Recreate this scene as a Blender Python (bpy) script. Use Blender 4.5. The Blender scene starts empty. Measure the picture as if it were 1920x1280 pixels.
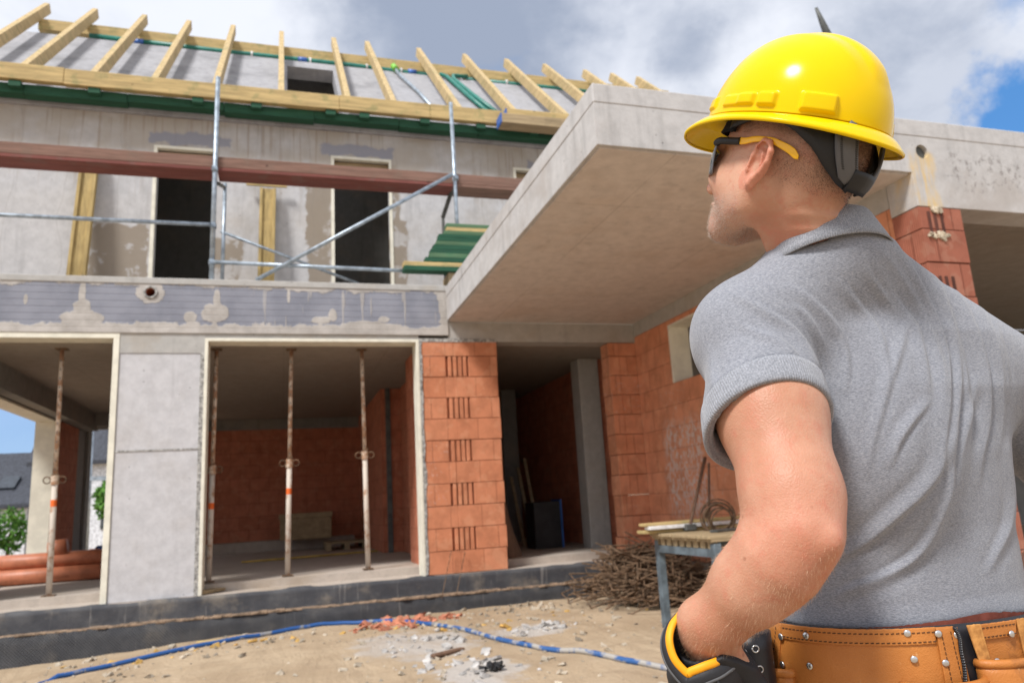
import bpy, math, random
import numpy as np
from mathutils import Vector, Matrix, noise as mn
random.seed(7); RNG = np.random.default_rng(7)
SC = bpy.context.scene; COL = SC.collection
rad = math.radians

# ------------------------------------------------------------ camera model (metres)
CAMLOC = np.array([0, 0, 1.22]); FPX = 1405.04
_y, _p, _r = [rad(a) for a in (17.3217, 11.9541, -3.3624)]
FW = np.array([math.sin(_y)*math.cos(_p), math.cos(_y)*math.cos(_p), math.sin(_p)])
_ri = np.array([math.cos(_y), -math.sin(_y), 0.0]); _up = np.cross(_ri, FW)
RI = math.cos(_r)*_ri + math.sin(_r)*_up; DN = -np.cross(RI, FW)
def ray(x, y): return FW + RI*(x-960)/FPX + DN*(y-640)/FPX
def onY(x, y, Y): d = ray(x, y); return CAMLOC + d*(Y/d[1])
def onX(x, y, X): d = ray(x, y); return CAMLOC + d*(X/d[0])
def onZ(x, y, Z): d = ray(x, y); return CAMLOC + d*((Z-1.22)/d[2])
def P(x, y, d): return CAMLOC + ray(x, y)*d
cam = bpy.data.cameras.new('camera'); camo = bpy.data.objects.new('camera', cam); COL.objects.link(camo)
cam.sensor_width = 36; cam.lens = FPX/1920*36; cam.clip_start = .05; cam.clip_end = 4000
M3 = Matrix(((RI[0], -DN[0], -FW[0]), (RI[1], -DN[1], -FW[1]), (RI[2], -DN[2], -FW[2])))
camo.matrix_world = Matrix.Translation(CAMLOC) @ M3.to_4x4()
cam.dof.use_dof = True; cam.dof.focus_distance = 1.03; cam.dof.aperture_fstop = 7.5
SC.camera = camo

# ------------------------------------------------------------ tagging and linking
def tag(o, label=None, cat=None, group=None, kind=None):
    if label: o['label'] = label
    if cat: o['category'] = cat
    if group: o['group'] = group
    if kind: o['kind'] = kind
    return o
def empty(name, loc=(0, 0, 0), label=None, cat=None, group=None):
    o = bpy.data.objects.new(name, None); COL.objects.link(o); o.location = loc
    o.empty_display_size = .1
    return tag(o, label, cat, group)
def mesh_obj(name, verts, faces, m, parent=None, smooth=False):
    me = bpy.data.meshes.new(name); me.from_pydata([tuple(map(float, v)) for v in verts], [], [tuple(map(int, f)) for f in faces]); me.update()
    if m: me.materials.append(m)
    if smooth: me.polygons.foreach_set('use_smooth', [True]*len(me.polygons))
    o = bpy.data.objects.new(name, me); COL.objects.link(o)
    if parent:
        o.parent = parent
        # vertices are given in world metres; keep them where they are
        pm = parent.matrix_basis.copy(); q = parent.parent
        while q: pm = q.matrix_basis @ pm; q = q.parent
        me.transform(pm.inverted())
    return o
def rotm(rx=0, ry=0, rz=0):
    return np.array((Matrix.Rotation(rz, 3, 'Z') @ Matrix.Rotation(ry, 3, 'Y') @ Matrix.Rotation(rx, 3, 'X')))
class MB:
    def __init__(s): s.v = []; s.f = []
    def add(s, V, F):
        k = len(s.v); s.v += [tuple(map(float, p)) for p in V]; s.f += [tuple(int(i)+k for i in f) for f in F]; return s
    def box(s, a, b, bev=0.0, R=None, c=None):
        a = np.array(a, float); b = np.array(b, float); lo, hi = np.minimum(a, b), np.maximum(a, b)
        if bev > 0 and min(hi-lo) > 2.2*bev:
            V = []; F = []
            idx = {}
            for ax in range(3):
                for sx in (0, 1):
                    for sy in (0, 1):
                        for sz in (0, 1):
                            q = [(lo, hi)[(sx, sy, sz)[k]][k] for k in range(3)]
                            for k in range(3):
                                if k != ax: q[k] += bev*(1 if (sx, sy, sz)[k] == 0 else -1)
                            idx[(ax, sx, sy, sz)] = len(V); V.append(q)
            I = lambda ax, t: idx[(ax,)+tuple(t)]
            for ax in range(3):
                o = [k for k in range(3) if k != ax]
                for sd in (0, 1):
                    q = []
                    for (u, w) in ((0, 0), (1, 0), (1, 1), (0, 1)):
                        t = [0, 0, 0]; t[ax] = sd; t[o[0]] = u; t[o[1]] = w; q.append(I(ax, t))
                    F.append(q)
                for u in (0, 1):
                    for w in (0, 1):
                        t0 = [0, 0, 0]; t0[o[0]] = u; t0[o[1]] = w; t1 = list(t0); t1[ax] = 1
                        F.append([I(o[0], t0), I(o[0], t1), I(o[1], t1), I(o[1], t0)])
            for t in [(i, j, k) for i in (0, 1) for j in (0, 1) for k in (0, 1)]: F.append([I(0, t), I(1, t), I(2, t)])
            V = np.array(V)
        else:
            V = np.array([(x, y, z) for x in (lo[0], hi[0]) for y in (lo[1], hi[1]) for z in (lo[2], hi[2])])
            F = [(0, 1, 3, 2), (4, 6, 7, 5), (0, 4, 5, 1), (2, 3, 7, 6), (0, 2, 6, 4), (1, 5, 7, 3)]
        if R is not None:
            c = (lo+hi)/2 if c is None else np.array(c); V = (V-c) @ np.array(R).T + c
        return s.add(V, F)
    def beam(s, p, q, w, h, up=(0, 0, 1), bev=0.0):
        """box of section w x h along p-q; h measured along up"""
        p = np.array(p, float); q = np.array(q, float); d = q-p; L = np.linalg.norm(d); d /= L
        up = np.array(up, float); r = np.cross(d, up); r /= np.linalg.norm(r); u = np.cross(r, d)
        t = MB().box((-w/2, 0, -h/2), (w/2, L, h/2), bev)
        V = np.array(t.v); V = p + V[:, :1]*r + V[:, 1:2]*d + V[:, 2:]*u
        return s.add(V, t.f)
    def tube(s, pts, r, n=10, cap=True, sq=1.0):
        pts = [np.array(p, float) for p in pts]; rr = r if hasattr(r, '__len__') else [r]*len(pts)
        V = []; prev = None
        for i, p in enumerate(pts):
            d = pts[min(i+1, len(pts)-1)]-pts[max(i-1, 0)]; d = d/(np.linalg.norm(d)+1e-12)
            if prev is None:
                a = np.array((0, 0, 1.)) if abs(d[2]) < .9 else np.array((1., 0, 0))
            else: a = prev
            u = a-d*(a@d); u /= np.linalg.norm(u); prev = u; w = np.cross(d, u)
            for k in range(n):
                t = 2*math.pi*k/n; V.append(p+rr[i]*(math.cos(t)*u*sq+math.sin(t)*w))
        F = []
        for i in range(len(pts)-1):
            for k in range(n): F.append((i*n+k, i*n+(k+1) % n, (i+1)*n+(k+1) % n, (i+1)*n+k))
        if cap: F += [tuple(range(n))[::-1], tuple(range((len(pts)-1)*n, len(pts)*n))]
        return s.add(V, F)
    def ring(s, c, ax, R, r, n=20, m=6, a0=0, a1=2*math.pi):
        c = np.array(c, float); ax = np.array(ax, float); ax /= np.linalg.norm(ax)
        u = np.cross(ax, (0.31, .2, .93)); u /= np.linalg.norm(u); w = np.cross(ax, u)
        return s.tube([c+R*(math.cos(t)*u+math.sin(t)*w) for t in np.linspace(a0, a1, n+1)], r, m)
    def build(s, name, m, parent=None, smooth=False, bevel=0):
        o = mesh_obj(name, s.v, s.f, m, parent, smooth)
        if bevel: b = o.modifiers.new('bevel', 'BEVEL'); b.width = bevel; b.segments = 2; b.limit_method = 'ANGLE'
        return o
def wall_mb(ax, t0, t1, u0, u1, z0, z1, holes=(), split=None, jit=0.0):
    """wall with rectangular openings. ax 'y': lies in XZ, thickness t0..t1 in Y, u = X. ax 'x': lies in YZ."""
    us = sorted(set([u0, u1]+[min(max(h[k], u0), u1) for h in holes for k in (0, 1)])); zs = sorted(set([z0, z1]+[min(max(h[k], z0), z1) for h in holes for k in (2, 3)]))
    full = lambda i, j: 0 <= i < len(us)-1 and 0 <= j < len(zs)-1 and not any(h[0] < (us[i]+us[i+1])/2 < h[1] and h[2] < (zs[j]+zs[j+1])/2 < h[3] for h in holes)
    mb = MB(); V = {}
    def vid(i, j, k):
        if (i, j, k) not in V:
            V[(i, j, k)] = len(mb.v); t = (t0, t1)[k]
            mb.v.append((us[i], t, zs[j]) if ax == 'y' else (t, us[i], zs[j]))
        return V[(i, j, k)]
    def q(*a):
        f = tuple(vid(*t) for t in a); mb.f.append(f if ax == 'y' else f[::-1])
    for i in range(len(us)-1):
        for j in range(len(zs)-1):
            if not full(i, j): continue
            q((i, j, 0), (i+1, j, 0), (i+1, j+1, 0), (i, j+1, 0)); q((i, j, 1), (i, j+1, 1), (i+1, j+1, 1), (i+1, j, 1))
            if not full(i-1, j): q((i, j, 0), (i, j+1, 0), (i, j+1, 1), (i, j, 1))
            if not full(i+1, j): q((i+1, j, 0), (i+1, j, 1), (i+1, j+1, 1), (i+1, j+1, 0))
            if not full(i, j-1): q((i, j, 0), (i, j, 1), (i+1, j, 1), (i+1, j, 0))
            if not full(i, j+1): q((i, j+1, 0), (i+1, j+1, 0), (i+1, j+1, 1), (i, j+1, 1))
    return mb
def copy_tree(o, parent=None):
    c = o.copy(); COL.objects.link(c); c.parent = parent
    for ch in list(o.children): copy_tree(ch, c)
    return c

# ------------------------------------------------------------ materials
class NT:
    def __init__(s, name, rough=.85, spec=.3, metal=0.0, world=False):
        s.m = bpy.data.materials.new(name); s.m.use_nodes = True; s.t = s.m.node_tree; s.t.nodes.clear()
        s.out = s.n('ShaderNodeOutputMaterial'); s.b = s.n('ShaderNodeBsdfPrincipled')
        s.t.links.new(s.b.outputs[0], s.out.inputs[0])
        s.b.inputs['Roughness'].default_value = rough; s.b.inputs['Specular IOR Level'].default_value = spec; s.b.inputs['Metallic'].default_value = metal
        tc = s.n('ShaderNodeTexCoord'); s.obj = s.n('ShaderNodeNewGeometry').outputs['Position'] if world else tc.outputs['Object']; s.h = None
    def n(s, typ, ins=None, **pr):
        nd = s.t.nodes.new(typ)
        for k, v in pr.items(): setattr(nd, k, v)
        for k, v in (ins or {}).items(): s.set(nd.inputs[k], v)
        return nd
    def set(s, sock, v):
        if isinstance(v, bpy.types.NodeSocket): s.t.links.new(v, sock)
        elif hasattr(v, '__len__') and len(v) == 3 and sock.type == 'RGBA': sock.default_value = (*v, 1)
        else: sock.default_value = v
    def math(s, op, a, b=0.0, c=None, clamp=False):
        ins = {0: a, 1: b}
        if c is not None: ins[2] = c
        return s.n('ShaderNodeMath', ins, operation=op, use_clamp=clamp).outputs[0]
    def noise(s, scale, detail=5, rough=.6, vec=None, stretch=None, dist=0.0, off=None):
        v = vec or s.obj
        if stretch or off: v = s.n('ShaderNodeMapping', {0: v, 3: stretch or (1, 1, 1), 1: off or (0, 0, 0)}).outputs[0]
        return s.n('ShaderNodeTexNoise', {'Vector': v, 'Scale': scale, 'Detail': detail, 'Roughness': rough, 'Distortion': dist}).outputs[0]
    def ramp(s, fac, lo, hi, a=0.0, b=1.0):
        return s.n('ShaderNodeMapRange', {0: fac, 1: lo, 2: hi, 3: a, 4: b}, interpolation_type='SMOOTHSTEP').outputs[0]
    def mix(s, fac, a, b):
        m = s.n('ShaderNodeMix', data_type='RGBA'); s.set(m.inputs[0], fac); s.set(m.inputs[6], a); s.set(m.inputs[7], b); return m.outputs[2]
    def sep(s, vec=None):
        q = s.n('ShaderNodeSeparateXYZ', {0: vec or s.obj}); return q.outputs
    def comb(s, x, y, z=0.0): return s.n('ShaderNodeCombineXYZ', {0: x, 1: y, 2: z}).outputs[0]
    def color(s, c): s.set(s.b.inputs['Base Color'], c); return s
    def bump(s, h, strength=.3, dist=.01):
        nd = s.n('ShaderNodeBump', {'Height': h, 'Strength': strength, 'Distance': dist})
        if s.h is not None: s.t.links.new(s.h, nd.inputs['Normal'])
        s.h = nd.outputs[0]; s.set(s.b.inputs['Normal'], s.h); return s
    def box(s, x0, x1, z0, z1, soft=.03, wob=None, X=None, Z=None):
        """soft box mask on object x / z, wob = noise socket wobbling the edges"""
        q = s.sep(); X = X or q[0]; Z = Z or q[2]
        if wob is not None:
            w = s.math('MULTIPLY', s.math('SUBTRACT', wob, .5), .25); X = s.math('ADD', X, w); Z = s.math('ADD', Z, w)
        f = s.ramp(X, x0-soft, x0+soft); f = s.math('MULTIPLY', f, s.ramp(X, x1-soft, x1+soft, 1, 0))
        f = s.math('MULTIPLY', f, s.ramp(Z, z0-soft, z0+soft)); return s.math('MULTIPLY', f, s.ramp(Z, z1-soft, z1+soft, 1, 0))
MAT = {}
def simple(name, c, rough=.7, spec=.3, metal=0, var=.15, vs=8.0, bump=.15, bs=60, bd=.004, c2=None, stretch=None):
    t = NT(name, rough, spec, metal); n = t.noise(vs, 6, .6, stretch=stretch)
    d = c2 or tuple(x*(1-2*var) for x in c); u = c if c2 else tuple(min(1, x*(1+var)) for x in c)
    t.color(t.mix(t.ramp(n, .35, .65), d, u))
    if bump: t.bump(t.noise(bs, 4, .6, stretch=stretch), bump, bd)
    MAT[name] = t.m; return t.m
def concrete(name, c, warm=(.40, .33, .25), amt=.35, streak=.5, bumps=.35, form=None, pits=True):
    t = NT(name, .9, .2, world=True)
    n1 = t.noise(1.3, 7, .65); n2 = t.noise(9, 8, .7); n3 = t.noise(2.2, 6, .6, stretch=(3.5, 3.5, .35), off=(3, 1, 7))
    col = t.mix(t.ramp(n2, .3, .7), tuple(x*.88 for x in c), tuple(min(1, x*1.06) for x in c))
    col = t.mix(t.math('MULTIPLY', t.ramp(n1, .48, .68), amt), col, warm)
    col = t.mix(t.math('MULTIPLY', t.ramp(n3, .53, .75), streak), col, tuple(x*.55 for x in c))
    h = n2
    if pits:
        vo = t.n('ShaderNodeTexVoronoi', {'Vector': t.obj, 'Scale': 11.0, 'Randomness': 1.0}).outputs[0]
        pm = t.math('MULTIPLY', t.ramp(vo, .05, .11, 1, 0), t.ramp(t.noise(3, 2), .5, .56))
        col = t.mix(t.math('MULTIPLY', pm, .75), col, tuple(x*.35 for x in c)); h = t.math('SUBTRACT', n2, pm)
    if form:   # faint formwork seams
        q = t.sep(); a = t.math('PINGPONG', q[form[0]], form[1]/2); l1 = t.ramp(a, 0, .008, 1, 0)
        b = t.math('PINGPONG', q[form[2]], form[3]/2); l2 = t.ramp(b, 0, .008, 1, 0)
        ln = t.math('MULTIPLY', t.math('MAXIMUM', l1, l2), t.ramp(n1, .35, .6, .25, .9))
        col = t.mix(t.math('MULTIPLY', ln, .6), col, tuple(x*.4 for x in c))
    t.color(col); t.bump(h, bumps, .012); t.bump(t.noise(55, 4, .7), .3, .004)
    MAT[name] = t.m; return t
def brickmat(name, c1, c2, dark=1.0, smear=True, z0=.44, rib=True, patch=None):
    t = NT(name, .9, .15, world=True); q = t.sep()
    u = t.math('ADD', q[0], q[1]); v = t.comb(u, t.math('SUBTRACT', q[2], z0), 0.0)
    br = t.n('ShaderNodeTexBrick', {'Vector': v, 'Scale': 1.0, 'Mortar Size': .004, 'Mortar Smooth': .3, 'Bias': 0.0, 'Brick Width': .375, 'Row Height': .2545, 'Color1': (*c1, 1), 'Color2': (*c2, 1), 'Mortar': (c1[0]*.6, c1[1]*.55, c1[2]*.55, 1)}, offset=.5)
    n = t.noise(5, 6, .65); col = t.mix(t.ramp(n, .35, .7, 0, .55), br.outputs[0], tuple(x*.62 for x in c1))
    sm = t.ramp(t.noise(7, 5, .55, off=(5, 2, 1)), .56, .60); col = t.mix(t.math('MULTIPLY', sm, .32), col, (c1[0]*1.05+.05, c1[1]*1.1+.09, c1[2]*1.1+.07))
    if smear:
        w = t.math('MULTIPLY', t.ramp(t.noise(26, 5, .75), .56, .66), t.ramp(t.noise(1.1, 2, .5, off=(0, 1, 0)), .56, .66))
        col = t.mix(t.math('MULTIPLY', w, .75), col, (.62, .52, .48))
    if patch:
        m = t.box(*patch, .12, t.noise(6, 5, .7), X=q[1]); col = t.mix(t.math('MULTIPLY', m, t.ramp(t.noise(30, 5, .75, stretch=(1, 1, .45)), .47, .56, 0, .85)), col, (.66, .58, .54))
    t.color(col)
    if rib: t.bump(t.math('SINE', t.math('MULTIPLY', u, 2*math.pi/.019)), .6, .004)
    t.bump(t.math('ADD', t.math('MULTIPLY', br.outputs[1], -1.0), t.math('MULTIPLY', n, .3)), .7, .01)
    MAT[name] = t.m; return t
def woodmat(name, c, green=.35, axis=0, gcol=(.10, .17, .07)):
    t = NT(name, .75, .25); st = [9, 9, 9]; st[axis] = .7
    g = t.noise(3, 6, .65, stretch=tuple(st)); b = t.noise(4.5, 5, .6)
    col = t.mix(t.ramp(g, .3, .7), tuple(x*.62 for x in c), c)
    col = t.mix(t.math('MULTIPLY', t.ramp(b, .52, .66), green), col, gcol)
    k = t.n('ShaderNodeTexVoronoi', {'Vector': t.obj, 'Scale': 3.0}).outputs[0]; col = t.mix(t.ramp(k, .03, .07, .8, 0), col, tuple(x*.25 for x in c))
    t.color(col); t.bump(g, .4, .004); MAT[name] = t.m; return t.m
# ============================================================ WORLD
w = bpy.data.worlds.new('World'); SC.world = w; w.use_nodes = True; wt = w.node_tree; wt.nodes.clear()
def wn(typ, ins=None, **pr):
    nd = wt.nodes.new(typ)
    for k, v in pr.items(): setattr(nd, k, v)
    for k, v in (ins or {}).items():
        if isinstance(v, bpy.types.NodeSocket): wt.links.new(v, nd.inputs[k])
        else: nd.inputs[k].default_value = v
    return nd
SUN = Vector((-.62, -.48, .98)).normalized()
sky = wn('ShaderNodeTexSky', sky_type='NISHITA', sun_disc=False, sun_elevation=math.asin(SUN.z), sun_rotation=math.atan2(SUN.x, SUN.y), air_density=1.0, dust_density=.6, ozone_density=2.0)
tc = wn('ShaderNodeTexCoord').outputs['Generated']
def wmath(op, a, b=0.0): return wn('ShaderNodeMath', {0: a, 1: b}, operation=op).outputs[0]
def wmap(f, lo, hi, a=0.0, b=1.0): return wn('ShaderNodeMapRange', {0: f, 1: lo, 2: hi, 3: a, 4: b}, interpolation_type='SMOOTHSTEP').outputs[0]
def wnoise(sc, det, rg, off=(0, 0, 0), st=(1, 1, 1), dist=0.0):
    m = wn('ShaderNodeMapping', {0: tc, 1: off, 3: st}).outputs[0]
    return wn('ShaderNodeTexNoise', {'Vector': m, 'Scale': sc, 'Detail': det, 'Roughness': rg, 'Distortion': dist}).outputs[0]
def dirdist(x, y):
    d = ray(x, y); d = d/np.linalg.norm(d)
    dt = wn('ShaderNodeVectorMath', {0: tc, 1: tuple(d)}, operation='DOT_PRODUCT').outputs['Value']
    return wmath('ARCCOSINE', dt)
warp = wmath('MULTIPLY', wmath('SUBTRACT', wnoise(7, 7, .6, (2, 1, 0)), .5), .22)
warp2 = wmath('MULTIPLY', wmath('SUBTRACT', wnoise(5, 6, .55, (6, 3, 0)), .5), .35)
def blob(x, y, r, soft, wv=None): return wmap(wmath('ADD', dirdist(x, y), wv or warp), r-soft, r+soft, 1, 0)
c1 = wnoise(2.6, 9, .55, (3.1, .4, 1.0), (1, 1, 1.7), .3)
c2 = wnoise(6.0, 8, .6, (0, 5, 2), (1, 1, 1.5), .2)
blue = wmath('MAXIMUM', blob(1935, 195, .058, .020), wmath('MULTIPLY', blob(1925, -20, .03, .03), .8))
blue = wmath('MAXIMUM', blue, wmath('MULTIPLY', blob(-60, 800, .16, .12), .72))
blue = wmath('MAXIMUM', blue, wmath('MULTIPLY', wmap(c1, .62, .68), .25))
def wmix(f, a, b):
    m = wn('ShaderNodeMix', data_type='RGBA')
    for k, v in ((0, f), (6, a), (7, b)):
        if isinstance(v, bpy.types.NodeSocket): wt.links.new(v, m.inputs[k])
        else: m.inputs[k].default_value = v if not hasattr(v, '__len__') else (*v, 1)
    return m.outputs[2]
KW = 10.0      # cloud radiance is divided by the 0.1 background strength
shade = wmath('MAXIMUM', wmath('MAXIMUM', wmath('MULTIPLY', blob(900, 40, .17, .13, warp2), 1.0), wmath('MULTIPLY', blob(1260, 60, .10, .10, warp2), .5)), wmath('MAXIMUM', wmath('MULTIPLY', blob(1290, 110, .07, .06, warp2), .7), wmath('MULTIPLY', blob(1760, 130, .13, .1, warp2), .55)))
shade = wmath('ADD', shade, wmath('MULTIPLY', wmap(c2, .35, .7), .35))
cl = wmix(wmap(shade, .0, 1.1), (.53*KW, .55*KW, .60*KW), (.21*KW, .245*KW, .32*KW))
bl = wn('ShaderNodeVectorMath', {0: sky.outputs[0], 1: (.42, .62, .85)}, operation='MULTIPLY').outputs[0]
bl = wmix(.55, bl, (.07*KW, .22*KW, .48*KW))
fin = wmix(blue, cl, bl)
bg = wn('ShaderNodeBackground', {'Color': fin, 'Strength': .1}); wo = wn('ShaderNodeOutputWorld', {0: bg.outputs[0]})
ld = bpy.data.lights.new('sun', 'SUN'); ld.energy = 2.4; ld.angle = rad(12); ld.color = (1, .975, .94)
lo = bpy.data.objects.new('sun', ld); COL.objects.link(lo); lo.rotation_euler = SUN.to_track_quat('Z', 'Y').to_euler(); lo.location = (-4, -5, 12)
SC.view_settings.view_transform = 'Standard'; SC.view_settings.look = 'None'; SC.view_settings.exposure = .80; SC.view_settings.gamma = 1

# ============================================================ MATERIALS
GREY = (.42, .41, .41)
concrete('concrete_panel', (.53, .525, .54), warm=(.40, .36, .32), amt=.25, streak=.25); 
concrete('concrete_lintel', (.43, .42, .40), warm=(.38, .33, .27), amt=.5, streak=.35)
t = concrete('concrete_slab', (.49, .48, .475), warm=(.36, .32, .29), amt=.55, streak=.6)
wob = t.noise(4, 6, .65); base = t.b.inputs['Base Color'].links[0].from_socket
base = t.mix(t.math('MULTIPLY', t.box(4.46, 4.66, 3.05, 3.60, .05, wob), t.ramp(t.noise(8, 5, .6, stretch=(2, 1, .3)), .35, .6)), base, (.60, .45, .24))
pk = t.math('MULTIPLY', t.ramp(t.noise(22, 6, .75), .52, .60), t.box(4.8, 14, 3.3, 3.62, .08, wob)); base = t.mix(t.math('MULTIPLY', pk, .7), base, (.20, .18, .17)); t.color(base)
concrete('concrete_soffit', (.58, .53, .50), warm=(.48, .40, .34), amt=.45, streak=.45, form=(0, 1.25, 1, 2.5), pits=False)
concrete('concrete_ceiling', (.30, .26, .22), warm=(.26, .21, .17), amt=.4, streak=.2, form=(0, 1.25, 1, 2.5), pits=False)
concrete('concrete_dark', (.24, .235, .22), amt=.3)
concrete('concrete_floor', (.46, .40, .345), warm=(.34, .27, .2), amt=.6, streak=.0)
concrete('concrete_roof', (.36, .36, .38), warm=(.22, .22, .23), amt=.7, streak=.6)
# upper wall: panels with drip stains, brown wet patches near openings
t = concrete('concrete_upper', (.52, .515, .52), warm=(.36, .30, .23), amt=.3, streak=.35)
def upper_extra(t):
    q = t.sep(); base = t.b.inputs['Base Color'].links[0].from_socket
    wob = t.noise(5, 5, .6); m = None
    def mx(a, b): return b if a is None else t.math('MAXIMUM', a, b)
    for (x0, x1, z0, z1) in [(-2.42, -1.72, 4.0, 5.05), (-.93, -.55, 4.0, 4.9), (.30, .64, 4.0, 5.75), (1.46, 1.70, 4.0, 5.3), (1.5, 1.62, 4.4, 6.2)]:
        m = mx(m, t.box(x0, x1, z0, z1, .02, wob))
    base = t.mix(t.math('MULTIPLY', m, t.ramp(t.noise(2.5, 5, .6), .40, .46, .3, .9)), base, (.26, .215, .165))
    dr = t.noise(6, 3, .5, stretch=(3.2, 1, .10)); band = t.ramp(t.math('ADD', q[2], t.math('MULTIPLY', wob, .3)), 6.15, 6.32)
    base = t.mix(t.math('MULTIPLY', band, t.ramp(t.noise(1.6, 5, .6, off=(1, 7, 2)), .35, .6, .3, .85)), base, (.40, .355, .30))
    dm = t.math('MULTIPLY', t.ramp(dr, .53, .62), t.ramp(q[2], 5.1, 6.2)); base = t.mix(t.math('MULTIPLY', dm, t.ramp(t.noise(1.1, 3, .6, off=(8, 2, 3)), .4, .6, .05, .5)), base, (.30, .24, .185))
    g = t.box(-1.75, -.72, 6.24, 6.40, .02, wob); g = t.math('MAXIMUM', g, t.box(.5, 1.55, 6.26, 6.42, .02, wob)); g = t.math('MAXIMUM', g, t.box(3.6, 4.6, 6.26, 6.4, .02, wob))
    base = t.mix(t.math('MULTIPLY', g, .9), base, (.27, .275, .315))
    # vertical panel seams
    a = t.math('PINGPONG', t.math('ADD', q[0], t.math('MULTIPLY', t.noise(.7, 2, off=(4, 4, 4)), .5)), .31); base = t.mix(t.math('MULTIPLY', t.ramp(a, 0, .006, 1, 0), .35), base, (.22, .2, .18))
    t.color(base)
upper_extra(t)
# insulation band with mortar drips
t = NT('insulation_band', .85, .2, world=True); q = t.sep()
st = t.math('PINGPONG', q[2], .0375); rib = t.ramp(st, 0, .006, 1, 0)
col = t.mix(t.ramp(t.noise(3, 6, .6), .3, .7), (.20, .21, .25), (.27, .28, .325)); col = t.mix(t.math('MULTIPLY', rib, .5), col, (.12, .12, .15))
wob = t.noise(3.5, 7, .65); wob2 = t.noise(14, 5, .6, off=(9, 0, 0))
edge = t.math('ADD', t.math('MULTIPLY', t.math('SUBTRACT', wob, .5), .26), t.math('MULTIPLY', t.math('SUBTRACT', wob2, .5), .07))
top = t.ramp(t.math('ADD', q[2], edge), 3.765, 3.78); bot = t.ramp(t.math('ADD', q[2], edge), 3.36, 3.345); m = t.math('MAXIMUM', top, bot)
m = t.math('MAXIMUM', m, t.ramp(t.math('ADD', q[0], edge), 1.82, 1.83))
for (cx, cz, rx, rz) in [(-2.08, 3.40, .22, .10), (-2.08, 3.52, .09, .10), (-2.09, 3.66, .035, .2), (-2.98, 3.6, .03, .08), (-2.62, 3.6, .02, .06), (-1.42, 3.7, .155, .13), (-1.0, 3.42, .07, .07), (-.74, 3.48, .15, .12), (-.73, 3.62, .04, .14), (.05, 3.7, .02, .09), (.42, 3.41, .12, .05), (.55, 3.47, .05, .08), (.95, 3.36, .3, .05), (1.15, 3.43, .07, .04)]:
    dx = t.math('DIVIDE', t.math('SUBTRACT', q[0], cx), rx); dz = t.math('DIVIDE', t.math('SUBTRACT', q[2], cz), rz)
    d = t.math('ADD', t.math('MULTIPLY', dx, dx), t.math('MULTIPLY', dz, dz)); d = t.math('ADD', d, t.math('MULTIPLY', t.math('SUBTRACT', wob2, .5), 1.6))
    m = t.math('MAXIMUM', m, t.ramp(d, .85, 1.0, 1, 0))
drip = t.math('MULTIPLY', t.ramp(t.noise(9, 2, .5, stretch=(2.4, 1, .13)), .60, .64), t.math('MULTIPLY', t.ramp(q[0], -.6, 0), .7)); m = t.math('MAXIMUM', m, drip)
mort = t.mix(t.ramp(t.noise(6, 6, .6), .3, .7), (.36, .335, .31), (.50, .47, .44)); t.color(t.mix(m, col, mort))
t.bump(t.math('SUBTRACT', t.math('MULTIPLY', m, 1.0), t.math('MULTIPLY', rib, .4)), .6, .012); t.bump(t.noise(60, 4, .7), .25, .004); MAT['insulation_band'] = t.m
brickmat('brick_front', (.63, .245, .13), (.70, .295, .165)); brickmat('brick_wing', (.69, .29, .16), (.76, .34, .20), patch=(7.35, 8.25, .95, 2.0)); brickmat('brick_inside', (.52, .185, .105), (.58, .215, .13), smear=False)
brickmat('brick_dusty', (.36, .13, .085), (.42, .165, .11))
simple('frame_cream', (.74, .71, .60), .7, var=.05, vs=6, bump=.08)
simple('mortar_grey', (.38, .37, .35), .95, var=.25, vs=30, bump=.8, bs=25, bd=.02)
woodmat('timber', (.58, .43, .20), .35, 0); woodmat('timber_rafter', (.60, .45, .235), .28, 1, (.16, .19, .08)); woodmat('timber_green', (.028, .105, .06), .3, 0, (.02, .07, .045)); woodmat('timber_old', (.42, .32, .19), .2, 0, (.1, .08, .05)); woodmat('timber_tall', (.50, .37, .16), .35, 2, (.24, .17, .08))
woodmat('plank_red', (.22, .075, .062), .5, 0, (.17, .10, .085))
simple('galvanised', (.36, .42, .48), .42, .5, .55, var=.15, vs=12, bump=.1)
simple('steel_dark', (.12, .125, .12), .6, .4, .4)
simple('rusty', (.22, .14, .085), .9, .2, var=.3, vs=25, bump=.5, c2=(.09, .06, .04))
t = NT('prop_paint', .65, .3); n = t.noise(9, 7, .65); t.color(t.mix(t.ramp(n, .5, .62), (.56, .49, .42), (.36, .21, .13))); t.bump(n, .3, .004); MAT['prop_paint'] = t.m
t = NT('prop_rust', .8, .2); n = t.noise(14, 7, .65); t.color(t.mix(t.ramp(n, .42, .58), (.58, .47, .37), (.36, .20, .12))); t.bump(n, .4, .004); MAT['prop_rust'] = t.m
simple('spray_orange', (.85, .16, .03), .6, var=.1)
simple('pipe_orange', (.50, .175, .09), .45, .4, var=.1, bump=.05)
simple('pipe_green', (.02, .19, .15), .4, .5, var=.1, bump=.03); simple('blue_plastic', (.03, .12, .42), .4, .5, var=.1, bump=.02)
simple('green_cap', (.22, .55, .08), .4); simple('white_clip', (.75, .75, .75), .5)
simple('black_plastic', (.018, .018, .02), .5, .4, var=.2, bump=.1)
simple('cardboard', (.36, .27, .16), .9, var=.1); simple('yellow_line', (.55, .38, .08), .7)
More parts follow.
